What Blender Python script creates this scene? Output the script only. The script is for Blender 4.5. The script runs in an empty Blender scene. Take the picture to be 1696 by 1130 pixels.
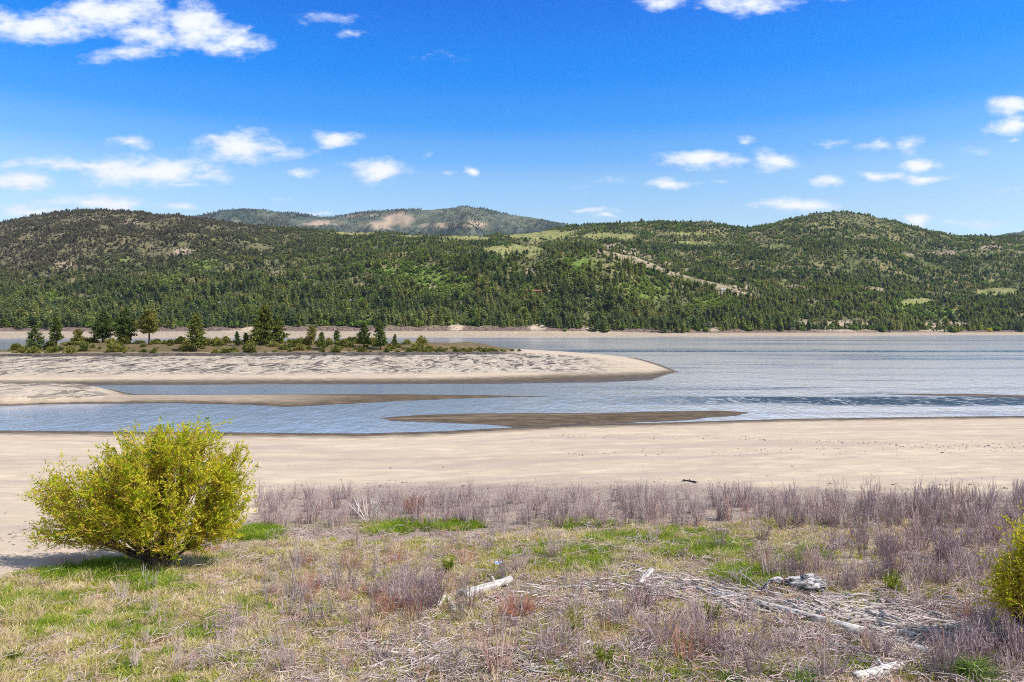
import bpy, math, random
import numpy as np
from mathutils import Vector, Matrix

random.seed(11)
rng = np.random.default_rng(11)
scene = bpy.context.scene
COL = scene.collection

# ------------------------------------------------------------------ camera maths
F, CX, CY, CAM_H = 1200.0, 848.0, 565.0, 11.0      # focal length and centre in photo pixels, eye height over the lake
PITCH = math.atan(20.0 / F)


def ray(px, py):
    dx, dz = (px - CX) / F, (CY - py) / F
    c, s = math.cos(PITCH), math.sin(PITCH)
    return dx, c + dz * s, dz * c - s


def at_level(px, py, z=0.0):
    r = ray(px, py)
    t = (z - CAM_H) / r[2]
    return np.array([r[0] * t, r[1] * t])


def px_of(x, y):
    return CX + F * x / np.maximum(y, 0.1)


def py_of(y, z):
    return 545.0 + F * (CAM_H - z) / np.maximum(y, 0.1)


# ------------------------------------------------------------------ noise
def _hash(ix, iy, seed):
    h = (ix * 374761393 + iy * 668265263 + seed * 1442695041) & 0xFFFFFFFF
    h = ((h ^ (h >> 13)) * 1274126177) & 0xFFFFFFFF
    h = ((h ^ (h >> 16)) * 2246822519) & 0xFFFFFFFF
    return h ^ (h >> 15)


def pnoise(x, y, seed=0):
    x = np.asarray(x, float); y = np.asarray(y, float)
    xi = np.floor(x).astype(np.int64); yi = np.floor(y).astype(np.int64)
    fx, fy = x - xi, y - yi
    u = fx * fx * fx * (fx * (fx * 6 - 15) + 10)
    v = fy * fy * fy * (fy * (fy * 6 - 15) + 10)

    def g(ax, ay):
        a = (_hash(xi + ax, yi + ay, seed) & 0xFFFF) / 65536.0 * 2 * np.pi
        return np.cos(a) * (fx - ax) + np.sin(a) * (fy - ay)
    n0 = g(0, 0) * (1 - u) + g(1, 0) * u
    n1 = g(0, 1) * (1 - u) + g(1, 1) * u
    return (n0 * (1 - v) + n1 * v) * 1.41


def fbm(x, y, octaves=4, seed=0, gain=0.5):
    t = 0; a = 1.0; s = 0
    for o in range(octaves):
        t = t + a * pnoise(x * 2 ** o, y * 2 ** o, seed + o * 17); s += a; a *= gain
    return t / s


def sstep(a, b, x):
    t = np.clip((x - a) / (b - a), 0, 1)
    return t * t * (3 - 2 * t)


# ------------------------------------------------------------------ object helpers
def tag(o, label=None, cat=None, group=None, kind=None):
    if label: o['label'] = label
    if cat: o['category'] = cat
    if group: o['group'] = group
    if kind: o['kind'] = kind
    return o


def link(o, parent=None):
    COL.objects.link(o)
    if parent is not None:
        o.parent = parent
    return o


def empty(name, loc=(0, 0, 0), rz=0.0):
    o = bpy.data.objects.new(name, None)
    o.empty_display_size = 0.2
    o.location = loc; o.rotation_euler = (0, 0, rz)
    return link(o)


class MB:
    """collects vertices and faces, builds one mesh"""
    def __init__(self):
        self.v, self.q, self.t, self.n = [], [], [], 0
        self.tint = []

    def add(self, verts, quads=None, tris=None, tint=None):
        verts = np.asarray(verts, float).reshape(-1, 3)
        if quads is not None and len(quads): self.q.append(np.asarray(quads, np.int64).reshape(-1, 4) + self.n)
        if tris is not None and len(tris): self.t.append(np.asarray(tris, np.int64).reshape(-1, 3) + self.n)
        self.v.append(verts); self.n += len(verts)
        tt = np.zeros(len(verts)) if tint is None else np.broadcast_to(np.asarray(tint, float), (len(verts),))
        self.tint.append(tt)

    def mesh(self, name, mat, smooth=False):
        me = bpy.data.meshes.new(name)
        v = np.concatenate(self.v) if self.v else np.zeros((0, 3))
        q = np.concatenate(self.q) if self.q else np.zeros((0, 4), np.int64)
        t = np.concatenate(self.t) if self.t else np.zeros((0, 3), np.int64)
        me.vertices.add(len(v)); me.vertices.foreach_set('co', v.ravel())
        loops = np.concatenate([q.ravel(), t.ravel()]).astype(np.int32)
        starts = np.concatenate([np.arange(len(q)) * 4, len(q) * 4 + np.arange(len(t)) * 3]).astype(np.int32)
        me.loops.add(len(loops)); me.loops.foreach_set('vertex_index', loops)
        me.polygons.add(len(starts)); me.polygons.foreach_set('loop_start', starts)
        me.polygons.foreach_set('use_smooth', np.full(len(starts), bool(smooth)))
        a = me.attributes.new('tint', 'FLOAT', 'POINT')
        a.data.foreach_set('value', np.concatenate(self.tint).astype(np.float32) if self.v else np.zeros(0, np.float32))
        me.update(calc_edges=True); me.validate()
        if mat is not None: me.materials.append(mat)
        return me

    def build(self, name, mat, parent=None, smooth=False):
        return link(bpy.data.objects.new(name, self.mesh(name, mat, smooth)), parent)


def tube(mb, pts, radii, sides=6, cap=True, tint=None):
    pts = np.asarray(pts, float); n = len(pts)
    radii = np.broadcast_to(np.asarray(radii, float), (n,))
    d = np.gradient(pts, axis=0); d /= np.linalg.norm(d, axis=1)[:, None] + 1e-9
    ref = np.array([0, 0, 1.0]) if abs(d[:, 2]).mean() < 0.8 else np.array([1.0, 0, 0])
    a = np.cross(d, ref); a /= np.linalg.norm(a, axis=1)[:, None] + 1e-9
    b = np.cross(d, a)
    th = np.arange(sides) / sides * 2 * np.pi
    ring = pts[:, None, :] + radii[:, None, None] * (np.cos(th)[None, :, None] * a[:, None, :] + np.sin(th)[None, :, None] * b[:, None, :])
    v = ring.reshape(-1, 3)
    i = np.arange(n - 1)[:, None] * sides; k = np.arange(sides)[None, :]; k2 = (k + 1) % sides
    q = np.stack([i + k, i + k2, i + sides + k2, i + sides + k], -1).reshape(-1, 4)
    tris = None
    if cap:
        v = np.concatenate([v, pts[:1], pts[-1:]])
        c0, c1 = n * sides, n * sides + 1
        kk = np.arange(sides); kk2 = (kk + 1) % sides
        tris = np.concatenate([np.stack([kk2, kk, np.full(sides, c0)], -1), np.stack([(n - 1) * sides + kk, (n - 1) * sides + kk2, np.full(sides, c1)], -1)])
    if tint is not None and np.ndim(tint):
        tt_ = np.asarray(tint, float)
        tint = np.concatenate([np.repeat(tt_, sides), [tt_[0], tt_[-1]] if cap else []])
    mb.add(v, q, tris, tint)


def cards(mb, centres, along, side, tint=None, taper=0.35):
    """many small leaf faces: centre, half-length vector, half-width vector"""
    c = np.asarray(centres, float); a = np.asarray(along, float); s = np.asarray(side, float)
    n = len(c)
    v = np.stack([c - a - s * taper, c - a + s * taper, c + a * 0.25 + s, c + a, c + a * 0.25 - s], 1).reshape(-1, 3)
    i = np.arange(n) * 5
    q = np.stack([i, i + 1, i + 2, i + 4], -1)
    t = np.stack([i + 4, i + 2, i + 3], -1)
    mb.add(v, q, t, None if tint is None else np.repeat(tint, 5))


def unit(v):
    return v / (np.linalg.norm(v, axis=-1, keepdims=True) + 1e-9)


def rand_dirs(n):
    return unit(rng.normal(size=(n, 3)))


def box(mb, x0, x1, y0, y1, z0, z1):
    v = [(x0, y0, z0), (x1, y0, z0), (x1, y1, z0), (x0, y1, z0), (x0, y0, z1), (x1, y0, z1), (x1, y1, z1), (x0, y1, z1)]
    mb.add(v, [(3, 2, 1, 0), (4, 5, 6, 7), (0, 1, 5, 4), (1, 2, 6, 5), (2, 3, 7, 6), (3, 0, 4, 7)])


def grid_mesh(name, X, Y, Z, mat, attrs=None, smooth=True):
    r, c = X.shape
    mb = MB()
    i = np.arange(r * c).reshape(r, c)
    q = np.stack([i[:-1, :-1], i[:-1, 1:], i[1:, 1:], i[1:, :-1]], -1).reshape(-1, 4)
    mb.add(np.stack([X, Y, Z], -1).reshape(-1, 3), q)
    o = mb.build(name, mat, smooth=smooth)
    for k, val in (attrs or {}).items():
        if val.ndim == 3:
            a = o.data.attributes.new(k, 'FLOAT_COLOR', 'POINT')
            a.data.foreach_set('color', np.concatenate([val.reshape(-1, 3), np.ones((r * c, 1))], 1).astype(np.float32).ravel())
        else:
            a = o.data.attributes.new(k, 'FLOAT', 'POINT')
            a.data.foreach_set('value', val.astype(np.float32).ravel())
    return o


def scatter(name, pts, scl, rot, idx, protos):
    """one uncountable mass: copies of a few small meshes on the points of one mesh"""
    coll = bpy.data.collections.new(name + '_kinds')
    for p in protos: coll.objects.link(p)
    me = bpy.data.meshes.new(name)
    n = len(pts)
    me.vertices.add(n); me.vertices.foreach_set('co', np.asarray(pts, np.float32).ravel())
    scl = np.asarray(scl, np.float32)
    if scl.ndim == 1: scl = np.repeat(scl[:, None], 3, 1)
    a = me.attributes.new('scl', 'FLOAT_VECTOR', 'POINT'); a.data.foreach_set('vector', scl.ravel())
    rot = np.asarray(rot, np.float32)
    if rot.ndim == 1: rot = np.stack([rot * 0, rot * 0, rot], 1)
    a = me.attributes.new('rot', 'FLOAT_VECTOR', 'POINT'); a.data.foreach_set('vector', rot.astype(np.float32).ravel())
    a = me.attributes.new('idx', 'INT', 'POINT'); a.data.foreach_set('value', np.asarray(idx, np.int32))
    o = link(bpy.data.objects.new(name, me))
    ng = bpy.data.node_groups.new(name, 'GeometryNodeTree')
    ng.interface.new_socket('Geometry', in_out='INPUT', socket_type='NodeSocketGeometry')
    ng.interface.new_socket('Geometry', in_out='OUTPUT', socket_type='NodeSocketGeometry')
    N, L = ng.nodes, ng.links
    gi, go = N.new('NodeGroupInput'), N.new('NodeGroupOutput')
    ip = N.new('GeometryNodeInstanceOnPoints'); ci = N.new('GeometryNodeCollectionInfo')
    ci.inputs['Collection'].default_value = coll
    ci.inputs['Separate Children'].default_value = True; ci.inputs['Reset Children'].default_value = True
    ip.inputs['Pick Instance'].default_value = True

    def na(nm, dt):
        q = N.new('GeometryNodeInputNamedAttribute'); q.data_type = dt
        q.inputs['Name'].default_value = nm
        return q.outputs['Attribute']
    L.new(gi.outputs[0], ip.inputs['Points']); L.new(ci.outputs[0], ip.inputs['Instance'])
    L.new(na('idx', 'INT'), ip.inputs['Instance Index'])
    L.new(na('rot', 'FLOAT_VECTOR'), ip.inputs['Rotation']); L.new(na('scl', 'FLOAT_VECTOR'), ip.inputs['Scale'])
    L.new(ip.outputs[0], go.inputs[0])
    m = o.modifiers.new('scatter', 'NODES'); m.node_group = ng
    return o


def proto(name, mesh):
    return bpy.data.objects.new(name, mesh)


# ------------------------------------------------------------------ material helpers
class NT:
    def __init__(self, name):
        self.m = bpy.data.materials.new(name); self.m.use_nodes = True
        self.t = self.m.node_tree; self.N, self.L = self.t.nodes, self.t.links
        self.N.clear()
        self.out = self.N.new('ShaderNodeOutputMaterial')

    def node(self, typ, **kw):
        n = self.N.new(typ)
        for k, v in kw.items(): setattr(n, k, v)
        return n

    def set(self, sock, v):
        if hasattr(v, 'is_linked') or isinstance(v, bpy.types.NodeSocket): self.L.new(v, sock)
        elif isinstance(v, (tuple, list)) and sock.type == 'RGBA': sock.default_value = tuple(v) + ((1,) if len(v) == 3 else ())
        else: sock.default_value = v

    def math(self, op, a, b=None, c=None, clamp=False):
        n = self.node('ShaderNodeMath', operation=op, use_clamp=clamp)
        for i, v in enumerate((a, b, c)):
            if v is not None: self.set(n.inputs[i], v)
        return n.outputs[0]

    def mix(self, f, a, b, mode='MIX'):
        n = self.node('ShaderNodeMix', data_type='RGBA', blend_type=mode)
        self.set(n.inputs[0], f); self.set(n.inputs[6], a); self.set(n.inputs[7], b)
        return n.outputs[2]

    def ramp(self, v, a, b, x=0.0, y=1.0, smooth=True):
        n = self.node('ShaderNodeMapRange')
        if smooth: n.interpolation_type = 'SMOOTHSTEP'
        self.set(n.inputs[0], v)
        for i, q in enumerate((a, b, x, y)): self.set(n.inputs[1 + i], q)
        return n.outputs[0]

    def coord(self, kind='Object', scale=(1, 1, 1), rot=(0, 0, 0), src=None):
        if src is None:
            src = self.node('ShaderNodeTexCoord').outputs[kind]
        mp = self.node('ShaderNodeMapping'); mp.inputs['Scale'].default_value = scale; mp.inputs['Rotation'].default_value = rot
        self.L.new(src, mp.inputs[0])
        return mp.outputs[0]

    def noise(self, scale=1.0, detail=4, rough=0.55, vec=None, dist=0.0, out=0):
        n = self.node('ShaderNodeTexNoise')
        n.inputs['Scale'].default_value = scale; n.inputs['Detail'].default_value = detail
        n.inputs['Roughness'].default_value = rough; n.inputs['Distortion'].default_value = dist
        if vec is not None: self.L.new(vec, n.inputs['Vector'])
        return n.outputs[out]

    def attr(self, name, out='Fac', typ='GEOMETRY'):
        n = self.node('ShaderNodeAttribute', attribute_name=name, attribute_type=typ)
        return n.outputs[out]

    def sep(self, v):
        n = self.node('ShaderNodeSeparateXYZ'); self.L.new(v, n.inputs[0]); return n.outputs

    def bump(self, h, strength=0.5, dist=0.1, normal=None):
        n = self.node('ShaderNodeBump'); n.inputs['Strength'].default_value = strength if not isinstance(strength, bpy.types.NodeSocket) else 1
        if isinstance(strength, bpy.types.NodeSocket): self.L.new(strength, n.inputs['Strength'])
        n.inputs['Distance'].default_value = dist
        self.L.new(h, n.inputs['Height'])
        if normal is not None: self.L.new(normal, n.inputs['Normal'])
        return n.outputs[0]

    def pbsdf(self, col, rough=0.9, spec=0.2, normal=None, **kw):
        n = self.node('ShaderNodeBsdfPrincipled')
        self.set(n.inputs['Base Color'], col); self.set(n.inputs['Roughness'], rough)
        self.set(n.inputs['Specular IOR Level'], spec)
        if normal is not None: self.L.new(normal, n.inputs['Normal'])
        for k, v in kw.items(): self.set(n.inputs[k], v)
        return n.outputs[0]

    def done(self, shader):
        self.L.new(shader, self.out.inputs[0]); return self.m


def leaf_mat(name, ramp_cols, fac_fn, trans=0.3):
    """foliage: colour from fac_fn(nt) through a ramp, part of the light shines through"""
    t = NT(name)
    cr = t.node('ShaderNodeValToRGB')
    el = cr.color_ramp.elements
    while len(el) < len(ramp_cols): el.new(0.5)
    for i, (p, c) in enumerate(ramp_cols):
        el[i].position = p; el[i].color = tuple(c) + (1,)
    t.L.new(fac_fn(t), cr.inputs[0])
    d = t.node('ShaderNodeBsdfDiffuse'); tr = t.node('ShaderNodeBsdfTranslucent'); m = t.node('ShaderNodeMixShader')
    t.L.new(cr.outputs[0], d.inputs[0])
    t.L.new(cr.outputs[0], tr.inputs[0]); m.inputs[0].default_value = trans
    t.L.new(d.outputs[0], m.inputs[1]); t.L.new(tr.outputs[0], m.inputs[2])
    return t.done(m.outputs[0])


def obj_random(t):
    return t.node('ShaderNodeObjectInfo').outputs['Random']


def loc_noise(t, scale, detail=3):
    oi = t.node('ShaderNodeObjectInfo')
    return t.noise(scale, detail, 0.5, oi.outputs['Location'])
# ------------------------------------------------------------------ camera, sun, sky
cam = bpy.data.cameras.new('camera'); cam_o = link(bpy.data.objects.new('camera', cam))
cam.sensor_width = 36.0; cam.lens = 36.0 * F / 1696.0
cam.clip_start = 0.2; cam.clip_end = 60000
cam_o.location = (0, 0, CAM_H); cam_o.rotation_euler = (math.pi / 2 - PITCH, 0, 0)
scene.camera = cam_o

SUN_EL, SUN_AZ = math.radians(50), math.radians(112)       # azimuth clockwise from the view direction
S = Vector((math.sin(SUN_AZ) * math.cos(SUN_EL), math.cos(SUN_AZ) * math.cos(SUN_EL), math.sin(SUN_EL)))
sun = bpy.data.lights.new('sun', 'SUN'); sun.energy = 4.2; sun.angle = math.radians(0.5); sun.color = (1.0, 0.95, 0.87)
sun_o = link(bpy.data.objects.new('sun', sun)); sun_o.location = (40, -20, 60)
sun_o.rotation_euler = S.to_track_quat('Z', 'Y').to_euler()

world = bpy.data.worlds.new('World'); scene.world = world; world.use_nodes = True
W = NT.__new__(NT); W.t = world.node_tree; W.N, W.L = W.t.nodes, W.t.links
W.N.clear()
wout = W.N.new('ShaderNodeOutputWorld'); bg = W.N.new('ShaderNodeBackground')
sky = W.N.new('ShaderNodeTexSky'); sky.sky_type = 'NISHITA'; sky.sun_disc = False
sky.sun_elevation = SUN_EL; sky.sun_rotation = SUN_AZ
sky.altitude = 400; sky.air_density = 1.0; sky.dust_density = 0.3; sky.ozone_density = 2.0
gen = W.node('ShaderNodeTexCoord').outputs['Generated']
gx, gy, gz = W.sep(gen)
el = W.math('MAXIMUM', gz, 0.0)
# polarised, deep blue sky that pales towards the horizon
cr = W.node('ShaderNodeValToRGB'); cr.color_ramp.interpolation = 'EASE'
stops = [(0, (1.0, 1.04, 1.02)), (.144, (1.04, 1.06, 1.04)), (.192, (.88, 1.06, 1.15)), (.235, (.48, .92, 1.26)), (.276, (.15, .77, 1.36)), (.337, (.0, .68, 1.46)), (.42, (.0, .54, 1.46)), (.62, (.7, .9, 1.1))]
while len(cr.color_ramp.elements) < len(stops): cr.color_ramp.elements.new(.5)
for e_, (p_, c_) in zip(cr.color_ramp.elements, stops): e_.position = p_; e_.color = tuple(v / 1.5 for v in c_) + (1,)
W.L.new(el, cr.inputs[0])
tint = W.mix(1.0, cr.outputs[0], (1.5, 1.5, 1.5), 'MULTIPLY')
tint = W.mix(W.ramp(gy, -0.1, 0.35), (1.0, 1.0, 1.0), tint)      # deepest towards the far side of the lake, paler behind
skyc = W.mix(1.0, sky.outputs[0], tint, 'MULTIPLY')
SKY_STRENGTH = 0.105

# clouds: where they stand (photo x, y of the centre, half width, half height, weight)
CLOUDS = [(75, 52, 120, 34, 1.0), (205, 92, 78, 18, .75), (185, 25, 100, 42, .95), (250, 62, 80, 42, .9), (325, 45, 62, 44, 1.05), (392, 76, 58, 28, 1.05), (20, 45, 55, 34, .8),
          (395, 245, 84, 34, 1.05), (360, 232, 40, 16, .7), (470, 258, 60, 18, .5), (553, 233, 42, 17, .95), (628, 284, 58, 22, 1.05), (217, 240, 36, 17, .65),
          (250, 286, 130, 30, 1.12), (350, 294, 60, 14, .75), (150, 272, 130, 18, .85), (60, 348, 90, 14, .7), (30, 302, 66, 22, 1.0), (160, 337, 120, 17, .95), (300, 343, 34, 9, .75), (310, 308, 55, 7, .6), (70, 275, 90, 12, .35),
          (775, 286, 16, 10, .85), (500, 287, 28, 8, .55), (530, 353, 26, 7, .7), (460, 326, 30, 5, .4), (705, 256, 14, 7, .4), (733, 284, 14, 6, .4),
          (1165, 264, 76, 18, 1.0), (1285, 268, 60, 22, 1.05), (1220, 268, 50, 12, .8), (1245, 234, 18, 9, .7), (1112, 306, 48, 13, .9), (1190, 300, 14, 6, .5),
          (1372, 301, 34, 14, .95), (1455, 289, 40, 13, .9), (1522, 272, 36, 15, .9), (1522, 296, 46, 13, .95), (1440, 243, 34, 12, .65), (1504, 240, 24, 18, .6), (1375, 241, 40, 10, .4),
          (1310, 343, 72, 16, 1.05), (1525, 364, 44, 12, .8), (1630, 369, 72, 12, .65), (965, 347, 52, 8, .8), (1001, 357, 20, 6, .6),
          (1670, 178, 54, 19, .95), (1672, 212, 48, 19, .95), (1678, 233, 12, 6, .7), (1620, 248, 44, 8, .4), (1650, 316, 60, 10, .3),
          (1090, 8, 48, 20, .9), (1230, 12, 90, 24, .9), (1152, 19, 12, 9, .6), (1400, -8, 60, 16, .8), (540, 36, 70, 14, .42), (585, 58, 56, 9, .42), (1010, 300, 60, 26, .22), (745, 100, 50, 8, .25)]
inv = W.math('DIVIDE', 1.0, W.math('MAXIMUM', gy, 0.05))
cu = W.math('MULTIPLY', gx, inv); cv = W.math('MULTIPLY', gz, inv)
cmb = W.node('ShaderNodeCombineXYZ'); W.L.new(cu, cmb.inputs[0]); W.L.new(cv, cmb.inputs[1])
uv = cmb.outputs[0]
wn = W.node('ShaderNodeTexNoise'); wn.inputs['Scale'].default_value = 18; wn.inputs['Detail'].default_value = 4; W.L.new(W.coord(scale=(0.8, 1.2, 1), src=uv), wn.inputs['Vector'])
wv = W.node('ShaderNodeVectorMath', operation='MULTIPLY_ADD'); W.L.new(wn.outputs['Color'], wv.inputs[0])
wv.inputs[1].default_value = (0.06, 0.028, 0); wv.inputs[2].default_value = (-0.03, -0.014, 0)
wa = W.node('ShaderNodeVectorMath', operation='ADD'); W.L.new(uv, wa.inputs[0]); W.L.new(wv.outputs[0], wa.inputs[1])
warped = wa.outputs[0]
mask = None; low = None
for (px, py, rx, ry, wgt) in CLOUDS:
    mp = W.node('ShaderNodeMapping'); mp.vector_type = 'TEXTURE'
    mp.inputs['Location'].default_value = ((px - CX) / F, (545 - py) / F, 0)
    mp.inputs['Scale'].default_value = (rx / F * 1.25, ry / F * 1.12, 1)
    W.L.new(warped, mp.inputs[0])
    ln = W.node('ShaderNodeVectorMath', operation='LENGTH'); W.L.new(mp.outputs[0], ln.inputs[0])
    m = W.math('MULTIPLY', W.math('SUBTRACT', 1.0, ln.outputs['Value']), wgt)
    mask = m if mask is None else W.math('MAXIMUM', mask, m)
cn = W.noise(30, 10, 0.66, W.coord(scale=(0.7, 1.5, 1), src=uv))
cn2 = W.noise(9, 3, 0.5, W.coord(scale=(0.7, 1.6, 1), src=uv))
dens = W.math('ADD', mask, W.math('MULTIPLY', W.math('SUBTRACT', cn, 0.52), 1.7))
dens = W.math('ADD', dens, W.math('MULTIPLY', W.math('SUBTRACT', cn2, 0.5), 0.5))
gate = W.ramp(mask, -0.1, 0.15)
cov = W.math('MULTIPLY', W.ramp(dens, 0.04, 0.80, 0.0, 0.97), gate)
wisp = W.math('MULTIPLY', W.ramp(W.noise(7, 6, 0.6, W.coord(scale=(0.55, 2.4, 1), src=uv)), 0.56, 0.85), W.ramp(cv, 0.05, 0.16, 0.32, 0.0))
cov = W.math('MAXIMUM', cov, wisp)
cov = W.math('MULTIPLY', cov, W.ramp(gy, 0.05, 0.2))
# unseen broken cloud added overhead and behind to fill the shadows
ov = W.math('MULTIPLY', W.ramp(W.noise(2.6, 6, 0.6, gen), 0.44, 0.62), W.math('MAXIMUM', W.ramp(gz, 0.50, 0.62), W.math('MULTIPLY', W.ramp(gy, 0.0, -0.2), W.ramp(gz, 0.0, 0.1))))
cov = W.math('MAXIMUM', cov, ov)
cloudc = W.mix(W.ramp(dens, 0.2, 1.0), (4.9, 5.5, 6.5), (6.4, 6.5, 6.6))
skyc = W.mix(cov, skyc, cloudc)
W.L.new(skyc, bg.inputs[0]); bg.inputs[1].default_value = SKY_STRENGTH
W.L.new(bg.outputs[0], wout.inputs[0])

vs = scene.view_settings
vs.view_transform = 'Standard'; vs.look = 'None'; vs.exposure = 0.62; vs.gamma = 1.0; vs.use_curve_mapping = False
scene.cycles.use_denoising = False
scene.cycles.filter_width = 1.0
scene.cycles.max_bounces = 6; scene.cycles.transparent_max_bounces = 4
scene.cycles.caustics_reflective = False; scene.cycles.caustics_refractive = False

# ------------------------------------------------------------------ near land, sandbars, peninsula (z = 0 is the lake)
SHORE = [(-300, 713), (0, 713), (100, 714), (330, 716), (600, 718), (740, 714), (850, 708), (960, 703), (1100, 700), (1300, 694), (1500, 691), (1696, 689), (2000, 686)]
SHX = np.array([p[0] for p in SHORE], float); SHY = np.array([at_level(p[0], p[1])[1] for p in SHORE])
SPIT = [(-320, 673), (0, 672), (100, 669), (300, 668), (420, 671), (470, 674), (560, 670), (700, 663), (800, 659), (905, 657), (800, 654.5), (650, 653), (500, 653), (350, 654), (222, 653.5), (190, 646), (150, 642.5), (100, 641.5), (60, 642.5), (0, 641), (-320, 641)]
BAR = [(630, 693), (650, 690), (700, 686.5), (800, 685), (1000, 684), (1100, 681.5), (1190, 680), (1240, 683.5), (1225, 688), (1150, 695), (1060, 700), (960, 704), (860, 709), (835, 706), (760, 702), (690, 699), (645, 697)]
SLIVER = [(1455, 653), (1520, 652), (1600, 652.5), (1696, 655), (1900, 656), (1900, 660), (1696, 659.5), (1600, 657), (1520, 655)]
PNX = np.array([-400, 60, 200, 500, 800, 1000, 1080, 1120, 1200.]); PNY = np.array([at_level(60, p)[1] for p in (641, 640.5, 638, 637, 636, 634, 630, 617, 610)])
PC = [(-400, 3.4), (0, 3.5), (200, 3.6), (500, 3.6), (700, 3.5), (800, 3.2), (860, 2.9), (930, 1.9), (1000, 1.15), (1060, 0.6), (1120, 0.06), (1200, -0.4)]
PCX = np.array([p[0] for p in PC], float); PCZ = np.array([p[1] for p in PC])
PCP = np.interp(PCX, [-400, 0, 400, 600, 800, 860, 930, 1000, 1060, 1120, 1200], [586, 586, 585, 584, 583, 582.5, 587, 594, 603, 616.5, 622])
PCY = (CAM_H - PCZ) * F / (PCP - 545)


def sdf(x, y, poly):
    P = np.array([at_level(*p) for p in poly])
    d = np.full(x.shape, 1e9); inside = np.zeros(x.shape, bool)
    for i in range(len(P)):
        a, b = P[i], P[(i + 1) % len(P)]
        e = b - a
        t = np.clip(((x - a[0]) * e[0] + (y - a[1]) * e[1]) / (e @ e), 0, 1)
        d = np.minimum(d, np.hypot(x - a[0] - e[0] * t, y - a[1] - e[1] * t))
        c = ((a[1] > y) != (b[1] > y)) & (x < (b[0] - a[0]) * (y - a[1]) / (b[1] - a[1] + 1e-12) + a[0])
        inside ^= c
    return np.where(inside, d, -d)


def near_z(x, y):
    x = np.asarray(x, float); y = np.asarray(y, float)
    X = np.clip(px_of(x, y), -400, 2100)
    t = np.interp(X, SHX, SHY) - y + 1.1 * fbm(x / 9, y / 9, 4, 5) * sstep(70, 60, y)
    z = np.where(t > 0, 0.045 * np.minimum(t, 18) + 0.068 * np.clip(t - 18, 0, 80), 0.06 * t)
    z = z + 0.16 * fbm(x / 6, y / 3, 3, 3) * sstep(2, 14, t) + 0.05 * fbm(x / 1.2, y / 1.2, 3, 4) * sstep(30, 42, t)
    return np.clip(z, -2.0, 8.0)


def penin(x, y):
    X = px_of(x, y)
    yn = np.interp(X, PNX, PNY) + 1.5 * fbm(x / 14, y / 14, 3, 8); zc = np.interp(X, PCX, PCZ); yc = np.interp(X, PCX, PCY)
    s = (y - yn) / np.maximum(yc - yn, 8)
    k = np.clip(s, 0, 1)
    rough = sstep(.22, .4, k) * sstep(1.0, .93, k) * sstep(0.4, 2, zc)
    z = zc * (0.30 * k + 0.58 * sstep(0.12, .97, k) + 0.12 * sstep(.94, .975, k))
    z = z + rough * (0.34 * fbm(x / 7, y / 16, 4, 21, .6) + 0.22 * np.abs(fbm(x / 3.2, y / 8, 3, 22, .6)) - 0.1)
    terr = (z * 2.1 + 0.5 * fbm(x / 22, y / 30, 3, 23)); fr = terr - np.floor(terr)
    z = z + rough * 0.10 * (sstep(0, .85, fr) - sstep(.86, 1.0, fr))
    # low overgrown rise behind the bank
    b = y - yc
    hump = sstep(-1, 24, b) * sstep(90, 45, b) * sstep(870, 760, X) * (0.15 + 0.85 * sstep(40, 150, X))
    z = np.where(b > 0, zc - 0.012 * b - 0.055 * np.clip(b - 55, 0, 300), z)
    z = z + hump * (2.5 + 1.7 * fbm(x / 26, y / 26, 3, 31) + 0.5 * np.abs(fbm(x / 5, y / 7, 3, 32)))
    z = np.where(s < 0, 0.05 * (y - yn), z)
    return np.where(X > 1140, -2, z), rough, s, hump


def ground_z(x, y, full=False):
    x = np.asarray(x, float); y = np.asarray(y, float)
    z = near_z(x, y)
    pz, rough, s, hump = penin(x, y)
    z = np.maximum(z, np.where(y > 120, pz, -2))
    sel = (y > 70) & (y < 160)
    if np.any(sel):
        xs, ys = x[sel], y[sel]
        b = np.full(xs.shape, -2.0)
        Xs = px_of(xs, ys)
        wob = 1.1 * fbm(xs / 7, ys / 5, 4, 41, .6)
        for poly, h, w in ((SPIT, 0.5, 6.0), (BAR, 0.22, 3.0), (SLIVER, 0.1, 3.0)):
            d = sdf(xs, ys, poly) + wob * (0.6 if poly is SLIVER else 1)
            zz = np.where(d > 0, h * (1 - np.exp(-d / w)), 0.05 * d)
            if poly is SPIT:
                zz = zz + sstep(0, 3, d) * sstep(225, 120, Xs) * (0.75 + 0.35 * fbm(xs / 4, ys / 4, 4, 43, .6))
            b = np.maximum(b, zz)
        z = np.array(z); z[sel] = np.maximum(z[sel], b)
    z = np.clip(z, -2.0, None)
    if full:
        X = px_of(x, y)
        rough = np.maximum(np.where(y > 120, rough, 0), 0.8 * sstep(103, 108, y) * sstep(143, 138, y) * sstep(235, 150, X) * sstep(.45, .8, z))
        return z, rough, s, np.where(y > 120, hump, 0)
    return z


def on_ground(px, py):
    ts = np.geomspace(6, 500, 6000)
    r = ray(px, py)
    x, y, zr = r[0] * ts, r[1] * ts, CAM_H + r[2] * ts
    g = ground_z(x, y)
    k = np.argmax(zr < g)
    return np.array([x[k], y[k], g[k]])


# where the plants begin (photo x -> y on the ground)
VEGX = np.array([-400, 0, 100, 240, 380, 425, 445, 640, 900, 1100, 1300, 1500, 1696, 2100.])
VEGY = np.array([1000, 958, 942, 920, 880, 850, 812, 804, 800, 801, 808, 812, 814, 816.])


def veg_amount(x, y, z):
    X, P = px_of(x, y), py_of(y, z)
    return sstep(-6, 10, P - np.interp(X, VEGX, VEGY) + 10 * fbm(x / 2.5, y / 2.5, 3, 51))


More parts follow.
